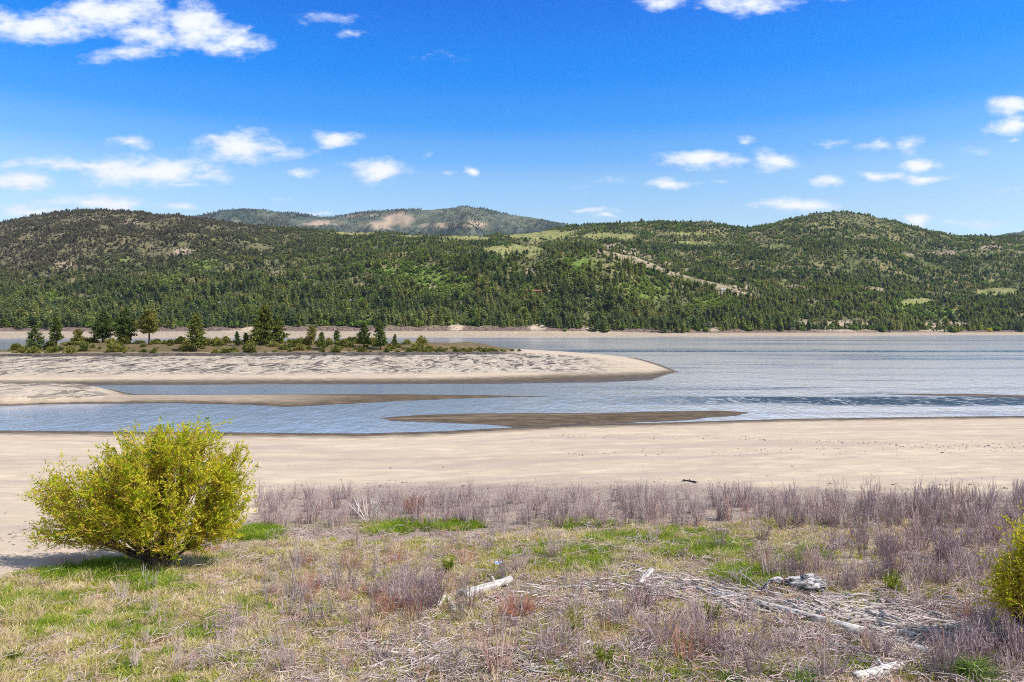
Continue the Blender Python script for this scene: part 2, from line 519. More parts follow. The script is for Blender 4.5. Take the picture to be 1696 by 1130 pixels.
def lush_amount(x, y, z):
    """where the grass is green: damp hollows"""
    X, P = px_of(x, y), py_of(y, z)
    f = 0
    for cx, cy, rx, ry, a in ((150, 948, 150, 24, 1.0), (240, 965, 60, 26, .8), (420, 885, 70, 16, .9), (700, 873, 130, 11, 1.0), (640, 882, 60, 10, .7), (960, 870, 120, 14, .55), (1240, 960, 80, 26, .85), (1180, 915, 130, 30, .62), (1080, 890, 120, 20, .55), (1330, 925, 80, 22, .5), (200, 1040, 220, 40, .35), (900, 1110, 200, 26, .4),
                              (950, 925, 130, 28, .6), (560, 870, 120, 12, .5), (1480, 965, 40, 18, .6), (1100, 1120, 200, 30, .55), (60, 1000, 200, 26, .35), (480, 1010, 120, 30, .3), (1010, 900, 60, 20, .5), (1400, 1110, 70, 26, .6), (300, 1120, 200, 40, .25), (1340, 870, 70, 16, .3)):
        d = np.hypot((X - cx) / rx, (P - cy) / ry)
        f = np.maximum(f, a * sstep(1.25, .35, d))
    return np.clip(f + 0.38 * fbm(x / 1.6, y / 1.6, 4, 61) * sstep(880, 930, P), 0, 1)


rows = np.unique(np.concatenate([np.linspace(563, 600, 130), np.linspace(600, 720, 220), np.linspace(720, 1000, 190), np.linspace(1000, 1500, 120), np.linspace(1500, 2600, 60)]))
GY = 11.0 * F / (rows - 545.0)
cols = np.arange(-420, 2120, 4.5)
gy_, gu_ = np.meshgrid(GY, (cols - CX) / F, indexing='ij')
gx_ = gu_ * gy_
gz_, rough_, s_, hump_ = ground_z(gx_, gy_, True)
vegA = veg_amount(gx_, gy_, gz_) * (gy_ < 70); lushA = lush_amount(gx_, gy_, gz_) * vegA

t = NT('shore_ground')
pos = t.node('ShaderNodeNewGeometry').outputs['Position']
pz = t.sep(pos)[2]
n_big = t.noise(0.12, 4, 0.55, t.coord(scale=(0.5, 1, 1), src=pos)); n_mid = t.noise(0.9, 5, 0.6, t.coord(scale=(0.5, 1, 1), src=pos))
n_fine = t.noise(7, 5, 0.65, pos); n_peb = t.noise(16, 3, 0.6, pos)
sand = t.mix(t.ramp(n_mid, 0.3, 0.7), (0.42, 0.335, 0.245), (0.53, 0.43, 0.32))
sand = t.mix(t.ramp(n_big, 0.45, 0.68, 0, 0.55), sand, (0.40, 0.31, 0.24))
n_str = t.noise(1.0, 5, 0.6, t.coord(scale=(0.035, 0.30, 1), rot=(0, 0, -0.10), src=pos), 0.7)
sand = t.mix(t.ramp(n_str, 0.50, 0.64, 0, 0.55), sand, (0.345, 0.275, 0.235))
sand = t.mix(t.ramp(n_str, 0.40, 0.30, 0, 0.4), sand, (0.60, 0.50, 0.37))
sand = t.mix(t.ramp(n_fine, 0.25, 0.45, 0.35, 0), sand, (0.30, 0.24, 0.19))
strand = t.math('ADD', pz, t.math('MULTIPLY', t.math('SUBTRACT', n_big, 0.5), 0.5))
n_spk = t.noise(5.0, 4, 0.7, t.coord(scale=(1, .6, 1), src=pos))
sand = t.mix(t.math('MULTIPLY', t.ramp(n_spk, 0.62, 0.70), t.ramp(n_str, 0.42, 0.6, 0.12, 0.8)), sand, (0.16, 0.125, 0.105))
wave = t.math('SINE', t.math('MULTIPLY', strand, 22.0))
sand = t.mix(t.math('MULTIPLY', t.ramp(wave, 0.3, 1.0), t.ramp(n_mid, 0.40, 0.7, 0, 0.6)), sand, (0.36, 0.28, 0.23))
wetz = t.math('ADD', pz, t.math('MULTIPLY', t.math('SUBTRACT', n_mid, 0.5), 0.16))
dry = t.math('MULTIPLY', t.ramp(wetz, 0.05, 0.30), t.math('SUBTRACT', 1.0, t.math('MULTIPLY', t.attr('damp'), t.ramp(wetz, 0.25, 0.85, 1.0, 0.0))))
wet = t.mix(t.ramp(n_mid, 0.35, 0.65), (0.066, 0.046, 0.028), (0.125, 0.09, 0.055))
wet = t.mix(t.ramp(n_str, 0.60, 0.66, 0, .5), wet, (0.26, 0.20, 0.14))
near_col = t.mix(dry, wet, sand)
# rough, gullied clay of the peninsula
rough = t.attr('rough')
n_r = t.noise(0.55, 6, 0.7, t.coord(scale=(0.55, 0.16, 3.5), src=pos), 0.8)
n_r2 = t.noise(1.6, 5, 0.7, t.coord(scale=(0.5, 0.25, 3.0), src=pos), 0.5)
clay = t.mix(t.ramp(n_r2, 0.36, 0.62), (0.24, 0.20, 0.165), (0.50, 0.42, 0.33))
clay = t.mix(t.ramp(n_r, 0.43, 0.50, 1, 0), clay, (0.085, 0.072, 0.064))
near_col = t.mix(t.math('MULTIPLY', rough, t.ramp(n_big, 0.3, 0.5, 0.55, 1.0)), near_col, clay)
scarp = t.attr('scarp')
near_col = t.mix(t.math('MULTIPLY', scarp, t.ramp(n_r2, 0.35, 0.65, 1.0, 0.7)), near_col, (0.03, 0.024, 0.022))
hum = t.attr('hump')
soil = t.mix(t.ramp(n_mid, 0.35, 0.6), (0.075, 0.05, 0.034), (0.17, 0.12, 0.06)); soil = t.mix(t.ramp(n_r2, 0.5, 0.65), soil, (0.09, 0.10, 0.03))
near_col = t.mix(hum, near_col, soil)
# plant-covered ground
veg, lush = t.attr('veg'), t.attr('lush')
litter = t.mix(t.ramp(n_peb, 0.35, 0.62), (0.13, 0.095, 0.075), (0.47, 0.38, 0.31))
litter = t.mix(t.ramp(n_fine, 0.45, 0.62, 0, 0.7), litter, (0.42, 0.33, 0.17))
litter = t.mix(t.ramp(n_mid, 0.5, 0.7, 0, 0.5), litter, (0.36, 0.27, 0.245))
gravel = t.mix(t.ramp(n_peb, 0.40, 0.60), (0.15, 0.112, 0.095), (0.44, 0.345, 0.285))
py_ = t.sep(pos)[1]
litter = t.mix(t.ramp(t.math('ADD', py_, t.math('MULTIPLY', n_mid, 6.0)), 27.5, 31.5), litter, gravel)
grassc = t.mix(t.ramp(n_fine, 0.4, 0.6), (0.09, 0.12, 0.02), (0.22, 0.23, 0.055))
rust = t.attr('rust')
vcol = t.mix(t.math('MULTIPLY', lush, 0.85), litter, grassc)
vcol = t.mix(t.math('MULTIPLY', rust, t.ramp(n_mid, 0.3, 0.5)), vcol, (0.30, 0.15, 0.075))
near_col = t.mix(t.math('MULTIPLY', veg, t.ramp(n_fine, 0.3, 0.45, 0.75, 1.0)), near_col, vcol)
bmp = t.bump(t.math('ADD', n_peb, t.math('MULTIPLY', n_fine, 1.2)), t.math('ADD', 0.25, t.math('MULTIPLY', veg, 0.6)), 0.05)
bmp = t.bump(n_r, t.math('MULTIPLY', rough, 0.9), 0.6, bmp)
M_ground = t.done(t.pbsdf(near_col, t.ramp(wetz, 0.0, 0.12, 0.45, 0.95), 0.15, bmp))

P_ = py_of(gy_, gz_); X_ = px_of(gx_, gy_)
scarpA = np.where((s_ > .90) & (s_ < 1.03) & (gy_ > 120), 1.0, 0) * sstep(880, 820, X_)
rustA = np.maximum(sstep(1.2, .4, np.hypot((X_ - 300) / 110, (P_ - 912) / 16)), 0.7 * sstep(1.2, .4, np.hypot((X_ - 130) / 90, (P_ - 930) / 12)))
vegA = np.maximum(vegA, rustA * (gy_ < 70))
dampA = ((gy_ > 78) & (gy_ < 140)) * sstep(-2.0, 0.5, np.interp(X_, SHX, SHY) * -1 + gy_) * 1.0
dampA = dampA * np.where(gy_ > 101, .35 + .65 * sstep(330, 640, X_), 1.0)
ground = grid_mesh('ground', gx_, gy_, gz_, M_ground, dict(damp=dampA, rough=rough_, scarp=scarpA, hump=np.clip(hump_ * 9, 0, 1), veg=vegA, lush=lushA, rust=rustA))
ground['kind'] = 'structure'

# ------------------------------------------------------------------ lake
t = NT('lake_water')
pos = t.node('ShaderNodeNewGeometry').outputs['Position']
px_, py_ = t.sep(pos)[0], t.sep(pos)[1]
band = t.noise(1.0, 4, 0.55, t.coord(scale=(0.0045, 0.021, 1), src=pos), 0.6)
band2 = t.noise(1.0, 6, 0.68, t.coord(scale=(0.016, 0.10, 1), rot=(0, 0, 0.1), src=pos), 0.4)
ripA = t.noise(1.0, 3, 0.6, t.coord(scale=(1.1, 0.42, 1), rot=(0, 0, 0.12), src=pos))
ripB = t.noise(1.0, 3, 0.6, t.coord(scale=(0.30, 0.12, 1), rot=(0, 0, -0.1), src=pos))
open_ = t.ramp(px_, -10, 45, 0.12, 1.0)
gust = t.math('MULTIPLY', t.ramp(t.math('ADD', t.math('MULTIPLY', band, 0.5), t.math('MULTIPLY', band2, 0.5)), 0.49, 0.61), open_)
gust = t.math('MULTIPLY', gust, t.ramp(ripA, 0.35, 0.6, 0.45, 1.0))
wy_ = t.math('ADD', py_, t.math('MULTIPLY', t.math('SUBTRACT', band2, 0.5), t.math('MULTIPLY', py_, 0.22)))
for yc_, hw_, x0_, x1_, am_ in ((111, 8, -5, 50, 1.0), (357, 17, 0, 40, .95), (300, 9, 60, 110, .6), (262, 10, 70, 130, .65), (205, 7, 50, 90, .4), (172, 6, 40, 80, .3), (520, 22, 60, 160, .6), (700, 30, 60, 260, .8), (830, 40, -600, 200, .5)):
    hw_ = hw_ * 1.1
    g_ = t.math('MULTIPLY', t.ramp(t.math('ABSOLUTE', t.math('SUBTRACT', wy_, float(yc_))), hw_ * .35, hw_ * 1.1, am_, 0.0), t.ramp(px_, x0_, x1_))
    gust = t.math('MAXIMUM', gust, t.math('MULTIPLY', g_, t.ramp(t.math('ADD', t.math('MULTIPLY', ripA, .6), t.math('MULTIPLY', ripB, .4)), 0.36, 0.53, .25, 1.2)))
h = t.math('ADD', t.math('MULTIPLY', ripA, 0.5), ripB)
strength = t.math('ADD', t.math('ADD', 0.09, t.math('MULTIPLY', open_, 0.25)), t.math('MULTIPLY', gust, 0.5))
nrm = t.bump(h, strength, 0.9)
refl_col = t.mix(gust, t.mix(t.ramp(px_, -20, 60), (0.23, 0.29, 0.40), (0.62, 0.60, 0.61)), (0.03, 0.045, 0.065))  # pale sky reflection and dark ripple bands are put into the base colour
M_water = t.done(t.pbsdf(refl_col, t.math('ADD', 0.10, t.math('MULTIPLY', gust, 0.10)), t.math('SUBTRACT', 0.5, t.math('MULTIPLY', gust, 0.38)), nrm, IOR=1.333))
mb = MB()
wx = np.linspace(-2600, 2600, 27); wy = np.linspace(45, 1800, 20)
WX, WY = np.meshgrid(wx, wy)
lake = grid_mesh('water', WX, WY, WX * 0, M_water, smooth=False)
lake['kind'] = 'structure'
# ------------------------------------------------------------------ hills across the lake
HX = np.arange(-420, 2120, 4.0)


def curve(pts, w=9):
    p = np.array(pts, float)
    v = np.interp(HX, p[:, 0], p[:, 1])
    k = np.hanning(w + 2)[1:-1]; k /= k.sum()
    return np.convolve(np.pad(v, w // 2, mode='edge'), k, mode='valid')


L_Y, L_Z = [], []


def layer(Yc, py=None, z=None):
    Yv = curve(Yc) if isinstance(Yc, list) else Yc
    zv = (curve(py) if isinstance(py, list) else py) if z is None else None
    L_Y.append(Yv); L_Z.append(z if z is not None else CAM_H - (zv - 545.0) * Yv / F)


SH_PY = curve([(-420, 560), (0, 560), (300, 559.5), (600, 559), (750, 558.5), (950, 558), (1150, 557), (1370, 556), (1550, 555.3), (1696, 555), (2100, 555)], 25)
YS = 11 * F / (SH_PY - 545)
layer(YS - 60, z=YS * 0 - 4.0)
layer(YS, z=YS * 0)
layer(YS + 70, z=YS * 0 + curve([(-420, 7), (700, 7), (1000, 5), (2100, 4.2)]))
layer(YS + 84, z=YS * 0 + curve([(-420, 9), (300, 10), (500, 13), (800, 13), (1000, 9), (1250, 7.5), (1330, 6.5), (1500, 6.5), (2100, 7)]))
layer(YS + 210, z=YS * 0 + curve([(-420, 26), (600, 24), (1200, 24), (1330, 15), (1500, 13), (1600, 14), (2100, 18)]))
YD = [(-420, 1650), (600, 1640), (760, 1560), (1250, 1540), (1330, 1560), (1450, 1560), (1550, 1700), (2100, 1700)]
layer(YD, [(-420, 478), (0, 470), (150, 460), (300, 455), (450, 458), (560, 446), (640, 432), (750, 430), (850, 424), (910, 414), (955, 408), (990, 407), (1040, 418), (1100, 438), (1150, 455), (1200, 471), (1250, 491), (1320, 500), (1370, 485), (1420, 484), (1500, 498), (1600, 506), (1700, 506), (2100, 500)])
layer(curve(YD) + 220, [(-420, 455), (0, 445), (150, 430), (300, 430), (450, 432), (600, 422), (750, 420), (850, 424), (950, 433), (1000, 436), (1050, 442), (1150, 456), (1250, 470), (1320, 476), (1400, 474), (1500, 476), (1600, 482), (1700, 482), (2100, 478)])
layer(YS * 0 + 2250, [(-420, 400), (0, 395), (150, 375), (300, 386), (450, 402), (600, 398), (750, 404), (850, 409), (950, 407), (1000, 404), (1050, 408), (1150, 412), (1250, 418), (1320, 408), (1370, 402), (1450, 412), (1550, 428), (1700, 434), (2100, 428)])
SKY_E = [(-420, 390), (0, 371), (60, 359), (100, 352), (150, 347), (200, 350), (250, 356), (320, 364), (400, 373), (480, 379), (560, 384), (620, 388), (700, 391), (800, 390), (880, 385), (940, 377), (1000, 372), (1100, 370), (1180, 370), (1225, 377), (1250, 378), (1290, 368), (1335, 357), (1360, 351), (1385, 352), (1420, 356), (1480, 367), (1540, 383), (1600, 393), (1660, 394), (1700, 391), (2100, 376)]
layer(YS * 0 + 2800, SKY_E)
layer(YS * 0 + 3400, z=L_Z[-1] - 90)
L_Y = np.array(L_Y); L_Z = np.array(L_Z)


def hills_z(x, y):
    x = np.asarray(x, float); y = np.asarray(y, float)
    X = np.clip(px_of(x, y), HX[0], HX[-1])
    f = (X - HX[0]) / 4.0; i = np.clip(f.astype(int), 0, len(HX) - 2); f = f - i
    z = np.zeros(x.shape) - 4
    ys0 = L_Y[1][i] * (1 - f) + L_Y[1][i + 1] * f
    for k in range(len(L_Y) - 1):
        y0 = L_Y[k][i] * (1 - f) + L_Y[k][i + 1] * f; y1 = L_Y[k + 1][i] * (1 - f) + L_Y[k + 1][i + 1] * f
        z0 = L_Z[k][i] * (1 - f) + L_Z[k][i + 1] * f; z1 = L_Z[k + 1][i] * (1 - f) + L_Z[k + 1][i + 1] * f
        tt = (y - y0) / (y1 - y0)
        m = (tt >= 0) & (tt <= 1)
        e = tt * tt * (3 - 2 * tt) if 4 <= k else tt
        z = np.where(m, z0 + (z1 - z0) * (0.5 * tt + 0.5 * e), z)
    z = np.where(y > L_Y[-1][0], L_Z[-1][i], z)
    d = y - ys0
    amp = sstep(90, 700, d) * (1 - 0.55 * sstep(2450, 2800, y))
    z = z + amp * (26 * fbm(x / 330, y / 330, 4, 71) + 14 * (np.abs(fbm(x / 120, y / 150, 3, 72)) * 2 - .5)) + 1.6 * fbm(x / 24, y / 24, 3, 73) * sstep(60, 130, d)
    bank = sstep(62, 78, d) * sstep(150, 90, d)
    return z + bank * (3.5 * fbm(x / 26, y / 40, 3, 74) + 2.0)


def patch(X, P, items, soft=.55):
    m = np.zeros(X.shape)
    for cx, cy, rx, ry in items:
        m = np.maximum(m, sstep(1.0, soft, np.hypot((X - cx) / rx, (P - cy) / ry)))
    return m


FIELDS = [(852, 416, 70, 13), (890, 390, 80, 12), (770, 396, 60, 8), (1010, 392, 60, 7), (588, 386, 44, 9), (795, 388, 30, 4), (1145, 403, 46, 4), (1285, 411, 36, 7), (700, 391, 40, 4), (1650, 484, 50, 9), (1140, 388, 60, 3), (1520, 500, 40, 7)]
SHRUBBY = [(700, 462, 66, 30), (745, 482, 66, 22), (1065, 482, 60, 22), (88, 496, 26, 9), (330, 440, 46, 14), (640, 452, 26, 14), (1560, 520, 40, 12), (180, 430, 50, 12), (1180, 505, 50, 18), (1500, 510, 50, 14), (280, 470, 40, 12), (960, 440, 40, 20)]
ROCKS = [(1010, 411, 26, 8), (1040, 419, 26, 9), (1070, 430, 26, 10), (1100, 441, 22, 9), (1130, 452, 16, 6), (1225, 478, 22, 8), (1250, 490, 18, 9), (880, 451, 20, 9), (1440, 481, 36, 7), (1548, 421, 60, 6), (460, 456, 20, 7), (305, 419, 26, 9), (218, 369, 24, 5), (715, 476, 24, 4), (395, 491, 12, 8), (1228, 447, 24, 6), (1320, 474, 20, 5), (110, 440, 26, 7), (600, 470, 30, 4), (1640, 410, 30, 4), (1345, 500, 16, 8), (1195, 480, 12, 10), (835, 428, 12, 7), (975, 528, 14, 12)]
BLUFF = [(755, 541, 15, 9), (890, 541, 20, 9), (972, 540, 10, 9), (1325, 541, 30, 6), (420, 545, 30, 5), (1400, 540, 85, 12), (1560, 541, 80, 11), (1330, 538, 20, 10), (1180, 541, 24, 9), (390, 550, 30, 4)]

hr = np.concatenate([np.linspace(-60, 0, 4)[:-1], np.linspace(0, 150, 40)])
tt = np.concatenate([hr / 1.0])
NR = 200
YB = np.zeros((len(tt) + NR, len(HX[::1])))
for j in range(len(tt)): YB[j] = YS + tt[j]
far = np.linspace(0, 1, NR + 1)[1:]
for j in range(NR): YB[len(tt) + j] = (YS + 150) * (1 - far[j]) + 3400 * far[j]
hy_ = YB; hx_ = (HX[None, :] - CX) / F * hy_
hz_ = hills_z(hx_, hy_)
HXp, HPp = px_of(hx_, hy_), py_of(hy_, hz_)
wobx, woby = 10 * fbm(hx_ / 60, hy_ / 60, 3, 81), 4 * fbm(hx_ / 60, hy_ / 60, 3, 82)
fieldA = patch(HXp + wobx * .5, HPp + woby * .4, FIELDS)
rockA = patch(HXp + wobx, HPp + woby, ROCKS) * sstep(0.1, .4, fbm(hx_ / 40, hy_ / 40, 3, 83) + .5)
bluffA = patch(HXp + wobx * .5, HPp, BLUFF)
crestY = np.interp(HXp, HX, L_Y[5])
ridge = lambda X, Y: sstep(978, 1000, X) * sstep(1272, 1240, X) * sstep(-62, -40, Y - np.interp(X, HX, L_Y[5])) * sstep(40, 15, Y - np.interp(X, HX, L_Y[5]))
rockA = np.maximum(rockA, ridge(HXp, hy_) * sstep(-.25, .0, fbm(hx_ / 45, hy_ / 45, 3, 84)))
shrubA = patch(HXp + wobx, HPp + woby, SHRUBBY, .2)

t = NT('hill_ground')
pos = t.node('ShaderNodeNewGeometry').outputs['Position']
X, Y, Z = t.sep(pos)
n1 = t.noise(0.006, 5, 0.6, pos); n2 = t.noise(0.035, 5, 0.6, pos); n3 = t.noise(0.25, 4, 0.6, pos)
base = t.mix(t.ramp(n1, 0.38, 0.62), (0.12, 0.125, 0.05), (0.25, 0.21, 0.10))
base = t.mix(t.ramp(n2, 0.42, 0.66), base, (0.08, 0.095, 0.04))
base = t.mix(t.ramp(X, -1300, -200, 0.75, 0.0), base, (0.15, 0.125, 0.075))  # left hill ground browned, standing in for a cloud shadow
base = t.mix(t.attr('shrub'), base, t.mix(n3, (0.10, 0.17, 0.03), (0.20, 0.26, 0.05)))
base = t.mix(t.attr('rock'), base, t.mix(t.ramp(n3, 0.35, 0.65), (0.22, 0.16, 0.11), (0.42, 0.34, 0.25)))
base = t.mix(t.attr('field'), base, t.mix(t.ramp(n2, 0.35, 0.65), (0.19, 0.21, 0.06), (0.30, 0.27, 0.11)))
shore_s = t.mix(t.ramp(n3, 0.3, 0.7), (0.30, 0.235, 0.175), (0.44, 0.36, 0.275))
bank_c = t.mix(t.ramp(n3, 0.35, 0.65), (0.085, 0.062, 0.052), (0.22, 0.16, 0.13))
bank_c = t.mix(t.attr('bluff'), bank_c, t.mix(t.ramp(n3, 0.35, 0.6), (0.28, 0.2, 0.14), (0.5, 0.4, 0.31)))
zz = t.math('ADD', Z, t.math('ADD', t.math('MULTIPLY', t.math('SUBTRACT', n3, 0.5), 3.0), t.ramp(X, 100, 260, 0.0, 3.2)))
col = t.mix(t.ramp(zz, 7.0, 8.5), shore_s, bank_c)
col = t.mix(t.math('MULTIPLY', t.ramp(zz, 13.0, 16.5), t.math('SUBTRACT', 1.0, t.attr('bluff'))), col, base)
n4 = t.noise(0.11, 6, 0.72, pos)
col = t.mix(t.math('MULTIPLY', t.ramp(n4, 0.50, 0.62, 0, .65), t.ramp(zz, 14.0, 18.0)), col, (0.055, 0.065, 0.03))
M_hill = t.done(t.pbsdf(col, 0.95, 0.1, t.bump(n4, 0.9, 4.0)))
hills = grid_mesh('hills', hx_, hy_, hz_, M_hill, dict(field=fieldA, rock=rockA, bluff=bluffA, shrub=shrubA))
hills['kind'] = 'structure'


def on_hill(px, py):
    ts = np.linspace(900, 3300, 8000)
    r = ray(px, py)
    x, y, zr = r[0] * ts, r[1] * ts, CAM_H + r[2] * ts
    g = hills_z(x, y)
    k = np.argmax(zr < g)
    return np.array([x[k], y[k], g[k]])


# ------------------------------------------------------------------ mountains far behind
MXA = np.arange(-1000, 2700, 5.0)
MT = [(-1000, 420), (200, 380), (280, 362), (330, 356), (380, 348), (430, 347), (480, 353), (520, 356), (560, 357), (590, 351), (640, 347), (690, 347), (730, 345), (752, 342), (766, 338), (784, 342), (830, 350), (870, 359), (920, 370), (980, 380), (1100, 395), (1560, 400), (1640, 392), (1690, 380), (1740, 372), (1800, 380), (2000, 400), (2700, 420)]
mp = np.array(MT, float)
k = np.hanning(5); k /= k.sum()
mt_py = np.convolve(np.pad(np.interp(MXA, mp[:, 0], mp[:, 1]), 2, mode='edge'), k, mode='valid')


def mount_z(x, y):
    x = np.asarray(x, float); y = np.asarray(y, float)
    X = px_of(x, y)
    zr = CAM_H - (np.interp(X, MXA, mt_py) - 545) * 7400 / F
    zf = CAM_H + 115 * 5000 / F
    f = (y - 4800) / 2600.0
    gul = np.abs(fbm(x / 900 + .35 * y / 900, y / 1600, 4, 91)) * 2
    z = np.where(f < 1, zf + (zr - zf) * (np.clip(f, 0, 1) ** 0.9), zr - (f - 1) * 500)
    gate = sstep(0, .35, f) * (1 - 0.9 * sstep(.72, .98, f))
    return z + gate * (np.minimum(480 * (gul - .5), 25) + 50 * fbm(x / 260, y / 320, 4, 92)) + 9 * fbm(x / 90, y / 90, 3, 93)


my = np.linspace(4700, 8200, 190)
myy, mu = np.meshgrid(my, (MXA - CX) / F, indexing='ij')
mx = mu * myy; mz = mount_z(mx, myy)
mX, mP = px_of(mx, myy), py_of(myy, mz)
tanA = np.maximum(patch(mX + 16 * fbm(mx / 240, myy / 300, 4, 95), mP, [(660, 364, 34, 18), (640, 374, 56, 11), (660, 358, 20, 10), (530, 370, 50, 7), (790, 372, 24, 7), (600, 358, 40, 5), (730, 374, 40, 6)], .3), 0) * sstep(-.32, .02, fbm(mx / 170, myy / 260, 4, 96, .6))
t = NT('mountain_ground')
pos = t.node('ShaderNodeNewGeometry').outputs['Position']
n1 = t.noise(0.0016, 6, 0.62, pos); n2 = t.noise(0.012, 5, 0.65, pos)
c = t.mix(t.ramp(n1, 0.42, 0.58), (0.045, 0.068, 0.058), (0.12, 0.125, 0.085))
c = t.mix(t.ramp(n2, 0.45, 0.6), c, (0.05, 0.06, 0.035))
c = t.mix(t.math('MULTIPLY', t.attr('tan'), t.ramp(n2, 0.3, 0.5, 0.6, 1)), c, (0.36, 0.27, 0.19))
M_mt = t.done(t.pbsdf(c, 0.95, 0.1, t.bump(n2, 0.5, 20)))
mtn = grid_mesh('mountains', mx, myy, mz, M_mt, dict(tan=tanA))
mtn['kind'] = 'structure'
# ------------------------------------------------------------------ conifers: meshes
def far_fac(t):
    oi = t.node('ShaderNodeObjectInfo')
    n = t.noise(0.009, 4, 0.6, oi.outputs['Location'])
    return t.math('ADD', t.math('MULTIPLY', oi.outputs['Random'], 0.42), t.math('MULTIPLY', t.ramp(n, 0.38, 0.62), 0.58))


def regional(name, cols, trans=0.34):
    """foliage tinted by place on the slopes, a cloud shadow browned into the left hill"""
    t = NT(name)
    cr = t.node('ShaderNodeValToRGB'); el = cr.color_ramp.elements
    while len(el) < len(cols): el.new(0.5)
    for i, (p, c) in enumerate(cols): el[i].position = p; el[i].color = tuple(c) + (1,)
    t.L.new(far_fac(t), cr.inputs[0])
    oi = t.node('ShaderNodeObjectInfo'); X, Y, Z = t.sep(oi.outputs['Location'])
    brown = t.math('MULTIPLY', t.ramp(X, -1250, -200, 1, 0), t.ramp(Z, 50, 200))  # brown tint on the left hill imitates the shadow of a cloud
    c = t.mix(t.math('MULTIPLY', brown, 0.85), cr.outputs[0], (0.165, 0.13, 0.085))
    d = t.node('ShaderNodeBsdfDiffuse'); tr = t.node('ShaderNodeBsdfTranslucent'); m = t.node('ShaderNodeMixShader')
    t.L.new(c, d.inputs[0]); t.L.new(c, tr.inputs[0]); m.inputs[0].default_value = trans
    t.L.new(d.outputs[0], m.inputs[1]); t.L.new(tr.outputs[0], m.inputs[2])
    return t.done(m.outputs[0])


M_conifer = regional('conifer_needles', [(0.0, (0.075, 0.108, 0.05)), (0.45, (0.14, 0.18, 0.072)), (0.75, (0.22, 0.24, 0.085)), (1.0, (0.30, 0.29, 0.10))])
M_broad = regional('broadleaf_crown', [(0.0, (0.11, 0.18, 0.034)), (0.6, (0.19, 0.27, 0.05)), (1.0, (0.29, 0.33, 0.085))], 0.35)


M_light = regional('sunlit_conifer_needles', [(0.0, (0.13, 0.165, 0.045)), (0.5, (0.22, 0.25, 0.06)), (1.0, (0.32, 0.32, 0.09))])  # lighter copy of the conifer green, sunlight put into the colour


def far_conifer(kind, mat=None):
    """unit height tree of drooping boughs"""
    mb = MB()
    tube(mb, [(0, 0, -0.12), (0, 0, 0.5), (0, 0, 0.97)], [0.018, 0.012, 0.003], 4, False)
    lev = 11
    for j in range(lev):
        f = (j + rng.uniform(-.25, .25)) / (lev - 1)
        z = (0.14 if kind != 2 else 0.30) + f * (0.84 if kind != 2 else 0.66)
        if kind == 2: R = 0.20 * math.sqrt(max(0.05, 1 - (2 * f - .9) ** 2)) + 0.02
        elif kind == 1: R = 0.17 * (1 - f) ** 0.75 + 0.02
        else: R = 0.125 * (1 - f) ** 0.8 + 0.015
        n = 6
        a = rng.uniform(0, 6.28) + np.arange(n) / n * 6.283 + rng.normal(0, .25, n)
        L = R * rng.uniform(.65, 1.25, n)
        d = np.stack([np.cos(a), np.sin(a), np.full(n, -0.35 + 0.5 * (kind == 2))], 1)
        c = np.array([0, 0, z]) + d * L[:, None] * .5
        s = np.stack([-np.sin(a), np.cos(a), rng.normal(0, .5, n)], 1) * (L * .55)[:, None]
        cards(mb, c, d * L[:, None] * .55, s, taper=.5)
    return mb.mesh('far_conifer', mat or M_conifer)


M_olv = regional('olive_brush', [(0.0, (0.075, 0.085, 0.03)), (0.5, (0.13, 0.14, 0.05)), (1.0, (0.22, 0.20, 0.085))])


def far_broadleaf(mat=None):
    mb = MB()
    n = 90
    d = rand_dirs(n); d[:, 2] = np.abs(d[:, 2]) * .9
    c = d * rng.uniform(.55, 1.0, (n, 1)) * np.array([.5, .5, .8]) + np.array([0, 0, .15])
    a = unit(d + rand_dirs(n) * .8); s = unit(np.cross(a, rand_dirs(n)))
    cards(mb, c, a * .16, s * .13, taper=.7)
    return mb.mesh('far_broadleaf', mat or M_broad)


CONS = [far_conifer(k) for k in (0, 1, 2, 0, 1, 0, 1)]
BRD = [far_broadleaf() for _ in range(3)]
OLV = [far_broadleaf(M_olv) for _ in range(3)]
LGT = [far_conifer(k, M_light) for k in (0, 1, 2)]

# ------------------------------------------------------------------ where the trees stand
NT_ = 300000
uu = rng.uniform((-330 - CX) / F, (2030 - CX) / F, NT_)
yy = np.sqrt(rng.uniform(0, 1, NT_) * (3050 ** 2 - 950 ** 2) + 950 ** 2)
xx = uu * yy
ys_here = np.interp(px_of(xx, yy), HX, YS)
keep = yy > ys_here + 82 - 22 * np.clip(fbm(xx / 70, yy / 70, 3, 107) * 2 + .2, 0, 1) * (px_of(xx, yy) > 900)
xx, yy = xx[keep], yy[keep]
zz_ = hills_z(xx, yy)
Xp, Pp = px_of(xx, yy), py_of(yy, zz_)
wobx, woby = 10 * fbm(xx / 60, yy / 60, 3, 81), 4 * fbm(xx / 60, yy / 60, 3, 82)
fld = patch(Xp + wobx * .5, Pp + woby * .4, FIELDS); rck = patch(Xp + wobx, Pp + woby, ROCKS); shr = patch(Xp + wobx, Pp + woby, SHRUBBY, .2)
blf = patch(Xp, Pp, BLUFF)
dens = 0.72 + 1.3 * fbm(xx / 130, yy / 130, 4, 101) - 0.15
low = yy < np.interp(Xp, HX, YS) + 420
dens = np.where(low, dens + .35, dens)
dens = dens * np.where(yy > 2500, .85, 1) * (1 - .78 * sstep(1300, 1380, Xp) * sstep(1560, 1440, Xp) * sstep(2350, 2700, yy))
dens = dens * (1 - .35 * sstep(420, 150, Xp) * sstep(1500, 2000, yy))
dens = dens * (1 - .97 * ridge(Xp, yy))
dens = dens * (1 - .6 * shr) * np.where(low, 1, .9)
dens = dens * (1 - fld) * (1 - .9 * rck) * (1 - .85 * blf)
